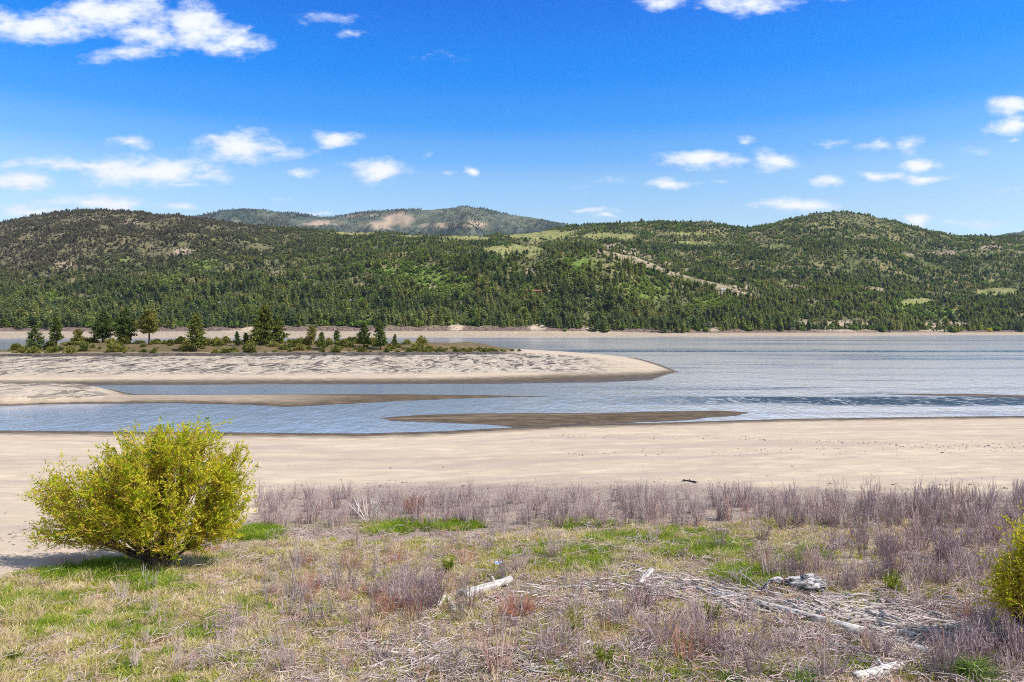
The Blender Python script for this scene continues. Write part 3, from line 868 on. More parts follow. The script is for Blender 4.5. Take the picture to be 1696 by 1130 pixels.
ok = rng.uniform(0, 1, len(xx)) < dens
xx, yy, zz_, Xp, Pp, shr = xx[ok], yy[ok], zz_[ok], Xp[ok], Pp[ok], shr[ok]
is_b = rng.uniform(0, 1, len(xx)) < np.clip(shr * .85 + 0.08 + 0.25 * (fbm(xx / 90, yy / 90, 3, 103) > .22), 0, 1)
hgt = np.where(is_b, rng.uniform(5, 11, len(xx)), rng.gamma(6, 2.15, len(xx)).clip(4, 25) * (1 - .22 * sstep(1350, 1700, yy)) * (1 - .22 * (yy > 2300)))
idx = np.where(is_b, 7 + rng.integers(0, 3, len(xx)), rng.integers(0, 7, len(xx)))
sunny = patch(Xp, Pp, [(990, 445, 150, 46), (1620, 520, 110, 26), (700, 455, 110, 45), (1060, 490, 100, 40), (1380, 480, 90, 22), (900, 400, 120, 24), (1200, 400, 90, 22)], .1)  # slopes made to look sunlit with the lighter conifer copies
lite = rng.uniform(0, 1, len(xx)) < np.clip(.22 + .62 * sunny + .5 * fbm(xx / 70, yy / 70, 3, 105), 0, .85)
idx = np.where(lite & ~is_b, 10 + rng.integers(0, 3, len(xx)), idx)
rz = rng.uniform(0, 6.28, len(xx))
wid = hgt * rng.uniform(.8, 1.35, len(xx)) * np.where(is_b, 1.1, 1.0)

d_shore = yy - np.interp(Xp, HX, YS)
infr = (Xp > -10) & (Xp < 1706) & ~is_b
front = infr & (d_shore < 150)
sel = np.where(front)[0]
sel = sel[np.argsort(-(hgt[sel] / yy[sel]))][:225]
skyl = np.where(infr & (yy > 2650) & (yy < 2830) & (Xp > 1235) & (Xp < 1530))[0]
skyl = rng.permutation(skyl)[:45]
single = np.zeros(len(xx), bool); single[sel] = True; single[skyl] = True


def single_tree(i, label, group):
    o = bpy.data.objects.new('conifer_tree', (CONS + BRD + LGT)[idx[i]] if not 7 <= idx[i] <= 9 else CONS[0])
    o.location = (xx[i], yy[i], zz_[i]); o.rotation_euler = (0, 0, rz[i]); o.scale = (wid[i], wid[i], hgt[i])
    link(o); tag(o, label, 'tree', group)


for i in sel: single_tree(i, 'dark green conifer at the front edge of the forest on the far shore', 'conifers along the far shoreline')
for i in skyl: single_tree(i, 'small thin conifer standing against the sky on the bare topped hill', 'conifers on the bare hilltop')
rest = ~single
# low brush of the open slopes
nb = 70000
ub = rng.uniform((-330 - CX) / F, (2030 - CX) / F, nb); yb_ = np.sqrt(rng.uniform(1150 ** 2, 2900 ** 2, nb)); xb_ = ub * yb_
zb_ = hills_z(xb_, yb_); Xb, Pb = px_of(xb_, yb_), py_of(yb_, zb_)
kb = (yb_ > np.interp(Xb, HX, YS) + 100) & (rng.uniform(0, 1, nb) < .7 + 1.6 * fbm(xb_ / 40, yb_ / 40, 3, 121)) & (rng.uniform(0, 1, nb) > .93 * patch(Xb, Pb, FIELDS)) & (rng.uniform(0, 1, nb) > .85 * ridge(Xb, yb_))
hb = rng.uniform(1.5, 5.0, kb.sum())
brush = scatter('hill_brush', np.stack([xb_, yb_, zb_], 1)[kb], np.stack([hb * 1.3, hb * 1.3, hb], 1), rng.uniform(0, 6.28, kb.sum()), rng.integers(0, 3, kb.sum()), [proto('brush_kind_%02d' % i, m) for i, m in enumerate(OLV)])
tag(brush, 'low olive brush scattered over the open hillsides', 'brush', kind='stuff')
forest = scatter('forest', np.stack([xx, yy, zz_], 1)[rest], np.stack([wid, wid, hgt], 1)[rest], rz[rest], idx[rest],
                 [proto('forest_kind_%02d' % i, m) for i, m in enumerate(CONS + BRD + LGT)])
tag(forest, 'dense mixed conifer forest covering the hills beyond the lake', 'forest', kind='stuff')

# far mountain woods
n = 60000
u2 = rng.uniform((200 - CX) / F, (1050 - CX) / F, n); y2 = rng.uniform(5000, 7500, n); x2 = u2 * y2
z2 = mount_z(x2, y2)
dn = .5 + 1.6 * fbm(x2 / 500, y2 / 500, 4, 111) - .95 * patch(px_of(x2, y2), py_of(y2, z2), [(655, 366, 38, 14), (640, 374, 50, 10), (530, 368, 60, 9)])
k2 = rng.uniform(0, 1, n) < dn * .7
x2, y2, z2 = x2[k2], y2[k2], z2[k2]
h2 = rng.uniform(10, 20, len(x2))
woods = scatter('mountain_woods', np.stack([x2, y2, z2], 1), np.stack([h2 * 1.4, h2 * 1.4, h2], 1), rng.uniform(0, 6.28, len(x2)), rng.integers(0, 4, len(x2)),
                [proto('woods_kind_%02d' % i, m) for i, m in enumerate(CONS[:4])])
tag(woods, 'dark scattered woods on the distant blue mountains', 'woods', kind='stuff')
# ------------------------------------------------------------------ bark and needles near by
t = NT('bark')
ob = t.coord('Object', (14, 14, 2.5))
M_bark = t.done(t.pbsdf(t.mix(t.ramp(t.noise(1, 4, .6, ob), .35, .65), (0.05, 0.034, 0.024), (0.17, 0.115, 0.08)), 0.95, 0.1, t.bump(t.noise(1, 4, .6, ob), 0.8, 0.03)))


def tint_fac(t):
    return t.math('ADD', t.math('MULTIPLY', t.attr('tint'), 0.75), t.math('MULTIPLY', obj_random(t), 0.25))


M_pine = leaf_mat('pine_needles', [(0, (0.05, 0.08, 0.022)), (.5, (0.11, 0.14, 0.035)), (1, (0.23, 0.23, 0.05))], tint_fac, .25)
M_pine_y = leaf_mat('yellowish_needles', [(0, (0.09, 0.10, 0.025)), (.5, (0.19, 0.18, 0.045)), (1, (0.32, 0.26, 0.075))], tint_fac, .25)
M_pine_d = leaf_mat('dark_needles', [(0, (0.038, 0.065, 0.025)), (.5, (0.075, 0.11, 0.035)), (1, (0.15, 0.18, 0.045))], tint_fac, .25)


def pine(px, top, wpx, off, bare, shape, mat, label, lean=0.0, dens=1.0):
    lean = lean or rng.normal(0, .035)
    yc = float(np.interp(px, PCX, PCY)); y = yc + off; x = (px - CX) / F * y
    z = float(ground_z(np.array([x]), np.array([y]))[0])
    h = CAM_H + (545 - top) * y / F - z; w = wpx * y / F * .5
    root = empty('pine_tree', (x, y, z), rng.uniform(0, 6.28))
    tag(root, label, 'tree', 'trees on the sandy peninsula')
    tr, cr = MB(), MB()
    zs = np.linspace(-.3, h * .97, 9)
    bx = lean * h * (np.clip(zs, 0, None) / h) ** 2 + np.cumsum(rng.normal(0, .004 * h, 9)); by = np.cumsum(rng.normal(0, .004 * h, 9))
    r0 = 0.022 * h + .04
    tube(tr, np.stack([bx, by, zs], 1), r0 * np.linspace(1.15, .12, 9), 7)
    nl = int((34 + 4 * h) * dens)
    ph = rng.uniform(0, 6.28, 3)
    for j in range(nl):
        f = bare + (1 - bare) * (j + rng.uniform(0, 1)) / nl
        g = (f - bare) / (1 - bare)
        if shape == 'round': R = w * (max(.04, 1 - (1.75 * g - .75) ** 2) ** .5)
        elif shape == 'cone': R = w * (1 - g) ** .72 * min(1, .55 + 2.6 * g) + .12 * w
        else: R = w * min(1, .62 + 1.6 * g) * (max(.03, 1 - g ** 1.9)) + .06 * w
        a = j * 2.4 + rng.normal(0, .4)
        L = R * (rng.uniform(.5, 1.18) + .16 * math.sin(2 * a + ph[0] + 5 * f) + .1 * math.sin(3 * a + ph[1]))
        up = (.55 - .5 * (1 - g)) * L * .6 if shape != 'cone' else (-.12 + .45 * g) * L
        zb = f * h * .96; k = zb / h * 8
        o = np.array([np.interp(zb, zs, bx), np.interp(zb, zs, by), zb])
        d = np.array([math.cos(a), math.sin(a), 0])
        p = np.stack([o, o + d * L * .5 + [0, 0, up * .25], o + d * L + [0, 0, up]])
        tube(tr, p, [r0 * .24 * (1.1 - g), r0 * .15 * (1.1 - g), .012], 4, False)
        m = int(10 + 17 * L)
        s = rng.uniform(.25, 1.05, m) ** .8
        c = o + d * (L * s)[:, None] + np.array([0, 0, 1]) * (up * s * s)[:, None] + rng.normal(0, .09 * L + .05, (m, 3)) * [1, 1, .6]
        al = unit(d * .7 + rand_dirs(m) + [0, 0, .45]); sd = unit(np.cross(al, rand_dirs(m)))
        sz = rng.uniform(.16, .36, (m, 1)) * (0.6 + 0.04 * h)
        cards(cr, c, al * sz, sd * sz * .42, np.clip(rng.normal(.45, .25, m) + .25 * (s > .8), 0, 1), .6)
    tr.build('trunk', M_bark, root, True)
    cr.build('crown', mat, root)
    return root


pine(57, 538, 27, 6, .12, 'column', M_pine_d, 'short dark cone shaped pine at the water end of the peninsula')
pine(93, 523, 25, 18, .25, 'cone', M_pine, 'slender pointed pine second along the peninsula from the water end')
pine(130, 545, 18, 22, .1, 'round', M_pine_y, 'small yellowish young pine standing between slender pine and dense pair')
pine(170, 512, 37, 26, .12, 'column', M_pine_d, 'broad dense dark pine, further from the bare trunked pine of a touching pair', dens=1.5)
pine(205, 508, 36, 24, .13, 'column', M_pine_d, 'dense dark pine of the touching pair, the one nearer the bare trunked pine', dens=1.5)
pine(247, 511, 32, 22, .34, 'round', M_pine_y, 'yellow green round topped pine on a bare thin trunk')
pine(325, 516, 33, 6, .10, 'column', M_pine, 'tall irregular green pine standing alone mid peninsula with ragged outline', dens=1.2)
pine(440, 503, 42, 20, .08, 'cone', M_pine, 'largest and widest dark pine on the peninsula', dens=1.9)
pine(462, 522, 26, 22, .10, 'column', M_pine, 'lower pine merging with the side of the largest pine', dens=1.2)
pine(393, 548, 12, 16, .1, 'cone', M_pine_d, 'tiny thin pine a little before the largest pine')
pine(408, 551, 15, 22, .1, 'cone', M_pine_y, 'sparse pale sapling close to the largest pine')
pine(516, 540, 15, 18, .2, 'round', M_pine_y, 'small rounded yellowish pine just past the largest pine')
pine(532, 549, 17, 8, .08, 'cone', M_pine, 'small bushy cone shaped pine low on the bank')
pine(558, 546, 14, 20, .12, 'cone', M_pine_d, 'little pointed pine just before the pair of thin dark pines')
pine(603, 533, 25, 12, .18, 'cone', M_pine_d, 'thin dark pine, shorter one of the outer pair on the peninsula')
pine(630, 529, 29, 10, .14, 'cone', M_pine_d, 'dark tiered pine, taller one of the outer pair on the peninsula')
pine(654, 553, 11, 14, .1, 'cone', M_pine, 'very small sapling beyond the outer pair of pines')

# low shrubs of the peninsula
M_shrub = leaf_mat('shrub_leaves', [(0, (0.07, 0.09, 0.03)), (.45, (0.17, 0.18, 0.045)), (.8, (0.30, 0.27, 0.06)), (1, (0.34, 0.26, 0.10))],
                   lambda t: t.math('ADD', t.math('MULTIPLY', t.attr('tint'), .45), t.math('MULTIPLY', obj_random(t), .55)), .3)


def shrub_mesh(n=220, tall=1.0):
    mb = MB()
    d = rand_dirs(n); d[:, 2] = np.abs(d[:, 2])
    lob = 1 + .35 * np.sin(3 * np.arctan2(d[:, 1], d[:, 0]) + rng.uniform(0, 6)) * (1 - d[:, 2])
    c = d * (rng.uniform(.25, 1, (n, 1)) ** .6) * np.stack([lob * .6, lob * .6, np.full(n, .9 * tall)], 1)
    a = unit(d + rand_dirs(n) * .7 + [0, 0, .6]); s = unit(np.cross(a, rand_dirs(n)))
    sz = rng.uniform(.09, .19, (n, 1))
    cards(mb, c, a * sz, s * sz * .5, rng.uniform(0, 1, n), .5)
    for k in range(7):
        e = c[rng.integers(n)]
        tube(mb, [(0, 0, -.1), e * .5 + [0, 0, .1], e], [.02, .012, .004], 3, False, .0)
    return mb.mesh('shrub', M_shrub)


SHR = [shrub_mesh(190 + 20 * i, (1.0, .8, 1.25, .9, 1.1)[i]) for i in range(5)]
for k in range(300):
    px = rng.uniform(15, 700) if k < 252 else rng.uniform(690, 862)
    yc = float(np.interp(px, PCX, PCY))
    y = yc + (rng.uniform(1, 40) if k < 252 else rng.uniform(0, 10)); x = (px - CX) / F * y
    z = float(ground_z(np.array([x]), np.array([y]))[0])
    if z < 1.2: continue
    o = link(bpy.data.objects.new('shrub', SHR[rng.integers(5)]))
    s = rng.uniform(.7, 2.0) ** 1.5 if k < 252 else rng.uniform(.7, 1.6)
    o.location = (x, y, z - .05); o.rotation_euler = (0, 0, rng.uniform(0, 6.28)); o.scale = (s * 1.25, s * 1.25, s * rng.uniform(.7, 1.15))
    tag(o, 'low olive green shrub between the pines on top of the peninsula' if px < 690 else 'small bright shrub on the thin outer tip of the vegetated bank', 'shrub', 'shrubs among the peninsula pines' if px < 690 else 'shrubs on the outer bank')

# yellow bush on the far shore
mb = MB()
n = 260
d = rand_dirs(n); d[:, 2] = np.abs(d[:, 2])
c = d * rng.uniform(.4, 1, (n, 1)) * [5.5, 5.5, 6.5]
a = unit(d + rand_dirs(n)); s = unit(np.cross(a, rand_dirs(n)))
cards(mb, c, a * 1.0, s * .7, rng.uniform(.5, 1, n), .6)
M_yel = leaf_mat('spring_leaves', [(0, (0.14, 0.18, 0.02)), (.5, (0.36, 0.38, 0.03)), (1, (0.55, 0.50, 0.05))], lambda t: t.attr('tint'), .4)
yb = np.interp(1638, HX, YS) + 76; xb = (1638 - CX) / F * yb
o = mb.build('yellow_bush', M_yel); o.location = (xb, yb, float(hills_z(np.array([xb]), np.array([yb]))[0]))
tag(o, 'single bright yellow green bush at the forest edge behind the far beach', 'bush')


# ------------------------------------------------------------------ houses far up the slopes
def flat_mat(name, col, rough=.8):
    t = NT(name)
    n = t.noise(2.0, 3, .6, t.coord('Object'))
    return t.done(t.pbsdf(t.mix(t.ramp(n, .3, .7), tuple(c * .8 for c in col), col), rough, .2))


M_white = flat_mat('white_siding', (0.72, 0.70, 0.66)); M_brown = flat_mat('brown_boards', (0.24, 0.11, 0.07))
M_roofb = flat_mat('brown_roof', (0.28, 0.13, 0.08)); M_roofg = flat_mat('grey_roof', (0.42, 0.41, 0.40)); M_glass = flat_mat('dark_window', (0.03, 0.035, 0.04), .2)


def house(px, py, L, D, H, wall, roof, label, rz):
    p = on_hill(px, py)
    root = empty('house', (p[0], p[1], p[2] - .3), rz); tag(root, label, 'house')
    w, r, g = MB(), MB(), MB()
    box(w, -L / 2, L / 2, -D / 2, D / 2, -2.5, H)
    w.add([(-L / 2, -D / 2, H), (-L / 2, D / 2, H), (-L / 2, 0, H + D * .3), (L / 2, -D / 2, H), (L / 2, D / 2, H), (L / 2, 0, H + D * .3)], None, [(0, 2, 1), (3, 4, 5)])
    w.build('wall', wall, root)
    e = .6
    for sg in (-1, 1):
        y0, z0, y1, z1 = sg * (D / 2 + e), H - e * .6 + .05, 0, H + D * .3 + .06
        v = [(-L / 2 - e, y0, z0), (L / 2 + e, y0, z0), (L / 2 + e, y1, z1), (-L / 2 - e, y1, z1)]
        r.add(v + [(a, b, c + .25) for a, b, c in v], [(3, 2, 1, 0), (4, 5, 6, 7), (0, 1, 5, 4), (1, 2, 6, 5), (2, 3, 7, 6), (3, 0, 4, 7)])
    r.build('roof', roof, root)
    for kx in (-.3, .05, .33):
        m = MB(); box(m, L * kx - .8, L * kx + .8, -D / 2 - .05, -D / 2 + .05, H * .35, H * .8); m.build('window', M_glass, root)
    return root


house(578, 502, 16, 9, 4.5, M_white, M_roofg, 'long white house showing through dark trees above the dense shoreline forest', .1)
house(890, 486, 17, 9, 4.5, M_brown, M_roofb, 'brown cabin with brown roof on an open shelf of the middle hillside', -.2)
house(481, 525, 18, 8, 3.5, M_white, M_roofb, 'low pale house with reddish brown roof just above the shore trees', .05)
house(1197, 484, 9, 8, 5, M_white, M_roofg, 'small pale house beside the bare rocky slope of the hillock', .3)
house(368, 505, 10, 7, 3.5, M_white, M_roofg, 'tiny white house low on the dark slope behind the single mid peninsula pine', -.1)
house(197, 494, 10, 7, 3.5, M_white, M_roofg, 'little white house below the bright green clearing of the brown hill', .1)
# ------------------------------------------------------------------ willow bushes
M_wil = leaf_mat('willow_leaves', [(0, (0.22, 0.34, 0.018)), (.35, (0.44, 0.50, 0.026)), (.7, (0.70, 0.66, 0.045)), (1, (0.80, 0.60, 0.10))], lambda t: t.attr('tint'), .58)
M_wyel = leaf_mat('yellow_willow_leaves', [(0, (0.28, 0.34, 0.02)), (.5, (0.50, 0.52, 0.025)), (1, (0.65, 0.58, 0.04))], lambda t: t.attr('tint'), .42)
t = NT('willow_twig_bark')
M_wtwig = t.done(t.pbsdf(t.mix(t.attr('tint'), (0.14, 0.09, 0.045), (0.60, 0.36, 0.10)), .85, .15))
t = NT('willow_bark')
ob = t.coord('Object', (9, 9, 2.2)); nb = t.noise(1, 5, .65, ob)
M_wbark = t.done(t.pbsdf(t.mix(t.ramp(nb, .38, .62), (0.028, 0.020, 0.017), (0.12, 0.085, 0.065)), .95, .1, t.bump(nb, 1.0, .05)))


def bez(a, b, c, n):
    s = np.linspace(0, 1, n)[:, None]
    return a * (1 - s) ** 2 + 2 * b * s * (1 - s) + c * s * s


def willow(name, px, py, env, n_tip, label, leafmat, leaves_per, stems, leaf, depth=.75, base_r=.33, group=None, orange=.22):
    P = on_ground(px, py)
    mpp = P[1] / F
    root = empty(name, tuple(P)); tag(root, label, 'bush', group)
    tr, br, cr = MB(), MB(), MB()
    # points that the outer twigs reach
    tips = []
    vol = np.array([e[2] * e[3] for e in env], float)
    while len(tips) < n_tip:
        e = env[rng.choice(len(env), p=vol / vol.sum())]
        d = rand_dirs(1)[0] * rng.uniform(.2, 1) ** .36
        q = np.array([(e[0] - px + d[0] * e[2]) * mpp, (d[1] * e[2] * depth) * mpp + (e[4] if len(e) > 4 else 0), (py - e[1] + d[2] * e[3]) * mpp])
        if q[2] > .28 + .5 * math.exp(-(q[0] / (4 * base_r)) ** 2): tips.append(q)
    tips = np.array(tips)
    # main limbs: cluster the tips
    cen = tips[rng.choice(len(tips), stems, False)]
    for _ in range(8):
        lab = np.argmin(((tips[:, None] - cen[None]) ** 2).sum(-1), 1)
        for k in range(stems):
            if np.any(lab == k): cen[k] = tips[lab == k].mean(0)
    # stump
    for k in range(7):
        a = k / 7 * 6.283; o = np.array([math.cos(a), math.sin(a) * .8, 0]) * base_r * .55
        tube(tr, [o * 1.35 + [0, 0, -.25], o * 1.05 + [0, 0, .12], o * 1.25 + [0, 0, .36], o * 1.6 + [0, 0, .62]], np.array([.75, .6, .5, .34]) * base_r, 8)
    for k in range(stems):
        c = cen[k]
        az = math.atan2(c[1], c[0]); hd = math.hypot(c[0], c[1])
        o = np.array([math.cos(az), math.sin(az), 0]) * base_r * .7 + [0, 0, .18]
        mid = np.array([c[0] * .55, c[1] * .55, c[2] * .33 + .1])
        path = bez(o, mid, c, 9) + np.concatenate([np.zeros((1, 3)), rng.normal(0, .035, (8, 3))])
        rad = base_r * .21 * np.linspace(1, .22, 9) ** 1.6 + .004
        tube(tr, path, rad, 6, False)
        for tp in tips[lab == k]:
            s = rng.uniform(.3, .95); i = s * 8; i0 = int(i); st = path[i0] + (path[min(8, i0 + 1)] - path[i0]) * (i - i0)
            dv = tp - st; L = np.linalg.norm(dv)
            md = st + dv * .5 + np.array([0, 0, -.04 * L]) + rng.normal(0, .06 * L, 3)
            bp = bez(st, md, tp, 6)
            tube(br, bp, np.linspace(.016, .005, 6), 3, False, np.linspace(.1, .75, 6))
            # twigs
            nt = 5
            for q in range(nt):
                f = rng.uniform(.45, 1.0); a0 = bp[0] + (tp - bp[0]) * 0; idx_ = f * 5; j0 = min(4, int(idx_))
                s0 = bp[j0] + (bp[j0 + 1] - bp[j0]) * (idx_ - j0)
                out = unit(tp - np.array([0, 0, .5])) * .7 + unit(dv) * .6 + rng.normal(0, .8, 3) + [0, 0, .2]
                tl = rng.uniform(.22, .62)
                e0 = s0 + unit(out) * tl
                tw = bez(s0, (s0 + e0) / 2 + rng.normal(0, .04, 3), e0, 4)
                tube(br, tw, [.006, .005, .004, .002], 3, False, [.7, .85, 1, 1])
                m = rng.poisson(leaves_per * (.62 if tp[0] < -1.6 * base_r * 3 else 1))
                if m == 0: continue
                ff = rng.uniform(.1, 1.05, m)
                c0 = s0 + (e0 - s0) * ff[:, None] + rng.normal(0, .035, (m, 3))
                al = unit(unit(out) * .5 + rand_dirs(m) * 1.0 + [0, 0, .15]); sd = unit(np.cross(al, rand_dirs(m)))
                sz = rng.uniform(.6, 1.2, (m, 1)) * leaf
                tone = rng.normal(.5, .2) + (.28 if rng.uniform() < orange else 0) - (.25 if rng.uniform() < .25 else 0)
                cards(cr, c0 + al * sz, al * sz, sd * sz * .36, np.clip(tone + rng.normal(0, .13, m), 0, 1), .45)
    tr.build('trunk', M_wbark, root, True)
    br.build('branches', M_wtwig, root)
    cr.build('crown', leafmat, root)
    return root


ENV = [(285, 800, 122, 94), (205, 800, 80, 62), (180, 850, 80, 50),  (365, 800, 58, 84), (250, 775, 86, 60), (180, 815, 92, 58), (322, 735, 62, 40), (270, 735, 40, 34), (120, 830, 66, 58), (300, 868, 104, 46), (200, 862, 92, 38), (115, 880, 62, 30), (395, 770, 28, 50), (333, 706, 26, 20), (268, 712, 22, 18), (230, 735, 40, 26), (90, 800, 40, 36), (372, 850, 46, 44)]
willow('willow_bush', 262, 940, ENV, 1000, 'large round yellow green willow bush with dark stump at the edge of the sand', M_wil, 12.5, 19, .056)
ENV2 = [(1716, 960, 50, 70), (1690, 1000, 36, 50), (1740, 920, 50, 60), (1676, 960, 26, 40), (1700, 900, 30, 26)]
willow('willow_bush', 1705, 1075, ENV2, 230, 'bright yellow willow bush cut off by the photo edge beside the driftwood', M_wyel, 11, 9, .036, .8, .16, None, .1)
# ------------------------------------------------------------------ grass, dry stalks, driftwood
def ground_pts(px, py):
    px = np.asarray(px, float); py = np.asarray(py, float)
    c, s = math.cos(PITCH), math.sin(PITCH)
    rx, rz_ = (px - CX) / F, (CY - py) / F
    ry_, rzz = c + rz_ * s, rz_ * c - s
    z = np.full(px.shape, 3.5)
    for _ in range(14):
        tt = (z - CAM_H) / rzz
        x, y = rx * tt, ry_ * tt
        z = .5 * z + .5 * ground_z(x, y)
    tt = (z - CAM_H) / rzz
    return np.stack([rx * tt, ry_ * tt, z], 1)


def blades(n, h, spread, lean, w, mat, name, curl=.5):
    mb = MB()
    a = rng.uniform(0, 6.28, n); r = spread * np.sqrt(rng.uniform(0, 1, n))
    b = np.stack([r * np.cos(a), r * np.sin(a), np.full(n, -.02)], 1)
    H = h * rng.uniform(.5, 1.15, n)
    la = rng.uniform(0, 6.28, n); ln = np.abs(rng.normal(lean, lean * .5, n))
    d = np.stack([np.cos(la) * ln, np.sin(la) * ln, np.ones(n)], 1); d = unit(d) * H[:, None]
    m = b + d * .55; tp = b + d + np.stack([np.cos(la), np.sin(la), np.full(n, -.6)], 1) * (H * curl * .4)[:, None]
    fa = rng.uniform(0, 6.28, n); sd = np.stack([np.cos(fa), np.sin(fa), np.zeros(n)], 1) * (w * rng.uniform(.6, 1.3, n))[:, None]
    v = np.stack([b - sd, b + sd, m + sd * .8, m - sd * .8, tp], 1).reshape(-1, 3)
    i = np.arange(n) * 5
    mb.add(v, np.stack([i, i + 1, i + 2, i + 3], -1), np.stack([i + 3, i + 2, i + 4], -1), np.repeat(rng.uniform(0, 1, n), 5))
    return mb.mesh(name, mat)


def g_fac(t):
    return t.math('ADD', t.math('MULTIPLY', t.attr('tint'), .5), t.math('ADD', t.math('MULTIPLY', obj_random(t), .2), t.math('MULTIPLY', t.ramp(loc_noise(t, .9), .35, .65), .3)))


M_straw = leaf_mat('straw_blades', [(0, (0.32, 0.23, 0.12)), (.4, (0.58, 0.46, 0.26)), (.75, (0.72, 0.61, 0.42)), (1, (0.80, 0.72, 0.58))], g_fac, .35)
M_olive = leaf_mat('olive_blades', [(0, (0.18, 0.21, 0.03)), (.4, (0.36, 0.37, 0.065)), (.7, (0.54, 0.50, 0.14)), (1, (0.70, 0.60, 0.30))], g_fac, .4)
M_green = leaf_mat('green_blades', [(0, (0.09, 0.18, 0.014)), (.5, (0.24, 0.36, 0.032)), (1, (0.50, 0.52, 0.09))], g_fac, .45)

kinds = [proto('grass_kind_%02d' % i, m) for i, m in enumerate(
    [blades(34, .19, .15, 1.4, .0075, M_straw, 'straw') for _ in range(4)] + [blades(34, .21, .13, 1.0, .0075, M_olive, 'olive') for _ in range(3)] + [blades(60, .20, .15, .5, .006, M_green, 'green') for _ in range(3)] + [blades(40, .36, .14, .55, .004, M_straw, 'tall') for _ in range(2)])]
NG = 56000
ug = rng.uniform((-260 - CX) / F, (2080 - CX) / F, NG)
yg = np.sqrt(rng.uniform(10.5 ** 2, 33 ** 2, NG)); xg = ug * yg
zg = ground_z(xg, yg)
va = veg_amount(xg, yg, zg); la = lush_amount(xg, yg, zg); Xg, Pg = px_of(xg, yg), py_of(yg, zg)
bare = fbm(xg / 1.1, yg / 1.1, 3, 131)
drift_line = np.abs(Pg - np.interp(Xg, [560, 760, 960, 1060, 1250, 1640], [1100, 1000, 985, 975, 1000, 1045]))
dn = va * (1 - sstep(25, 28.5, yg + 1.5 * bare) * (1 - .5 * (la > .5))) * (.86 + .9 * bare)
dn = dn * (1 - .8 * ((Xg > 1380) & (Pg < 965) & (la < .45)))
dn = dn * (1 - .95 * sstep(1.2, .4, np.hypot((Xg - 310) / 105, (Pg - 912) / 15)))
dn = dn * (1 - .8 * sstep(48, 14, drift_line) * (Xg > 560) * (1 - .5 * (Xg < 1050)))
dn = np.where(la > .5, np.maximum(dn, va * .9), dn)
k = rng.uniform(0, 1, NG) < dn
xg, yg, zg, la = xg[k], yg[k], zg[k], la[k]
rr = rng.uniform(0, 1, len(xg))
pat = fbm(xg / .9, yg / .9, 3, 133)
ki = np.where(rr < la * 1.0 - .14 + .5 * pat, 7 + rng.integers(0, 3, len(xg)), np.where(rr < la * 1.1 + .30 + 1.1 * pat, 4 + rng.integers(0, 3, len(xg)), rng.integers(0, 4, len(xg))))
ki = np.where((rng.uniform(0, 1, len(xg)) < .05) & (ki < 7), 10 + rng.integers(0, 2, len(xg)), ki)
gs = rng.uniform(.65, 1.4, len(xg)) * np.where(la > .6, 1.25, 1)
rot = np.stack([rng.normal(0, .15, len(xg)), rng.normal(0, .15, len(xg)), rng.uniform(0, 6.28, len(xg))], 1)
grass = scatter('grass', np.stack([xg, yg, zg], 1), gs, rot, ki, kinds)
tag(grass, 'matted straw and green grass covering the near slope', 'grass', kind='stuff')

# ---- dry stalks
t = NT('dry_stalk')
oi = obj_random(t); n = t.attr('tint')
c = t.mix(t.ramp(oi, 0, 1, 0, 1, False), (0.23, 0.15, 0.145), (0.42, 0.335, 0.33))
c = t.mix(t.ramp(oi, .7, .9), c, (0.33, 0.17, 0.135))
c = t.mix(t.math('MULTIPLY', n, .6), c, (0.60, 0.51, 0.48))
M_stalk = t.done(t.pbsdf(c, .9, .1))
t = NT('red_stalk'); M_red = t.done(t.pbsdf(t.mix(t.attr('tint'), (0.26, 0.095, 0.065), (0.44, 0.22, 0.16)), .9, .1))
t = NT('purple_stalk'); M_purp = t.done(t.pbsdf(t.mix(t.attr('tint'), (0.20, 0.12, 0.13), (0.46, 0.355, 0.365)), .9, .1))
t = NT('pale_twig'); M_pale = t.done(t.pbsdf(t.mix(t.attr('tint'), (0.42, 0.39, 0.37), (0.68, 0.65, 0.62)), .9, .1))


def stalks(n, h, foot, lean, twigs, mat, name='dry_stalk_clump', r=.0055, droop=0.0):
    mb = MB()
    for i in range(n):
        a = rng.uniform(0, 6.28); b = np.array([math.cos(a), math.sin(a), 0]) * foot * math.sqrt(rng.uniform())
        H = h * rng.uniform(.45, 1.08); la = a + rng.normal(0, .7); ln = abs(rng.normal(lean, lean * .6))
        d = np.array([math.cos(la) * ln, math.sin(la) * ln, 1.0]); d /= np.linalg.norm(d)
        s = np.linspace(0, 1, 5)[:, None]
        p = b + d * H * s + np.array([math.cos(la), math.sin(la), -.8]) * (droop * H) * s ** 2.5 + np.cumsum(rng.normal(0, .012 * h, (5, 3)), 0) * s
        p[0, 2] -= .06
        tn = rng.uniform(0, 1)
        tube(mb, p, np.linspace(1.3, .5, 5) * r, 3, False, tn)
        for q in range(rng.poisson(twigs)):
            f = rng.uniform(.25, .95) * 4; j = min(3, int(f)); o = p[j] + (p[j + 1] - p[j]) * (f - j)
            td = unit(d * .9 + rng.normal(0, .42, 3)); L = H * rng.uniform(.12, .34)
            e = o + td * L
            tube(mb, [o, (o + e) / 2 + rng.normal(0, .02, 3) * h, e], [r * .75, r * .6, r * .4], 3, False, min(1, tn + .15))
    return mb.mesh(name, mat)


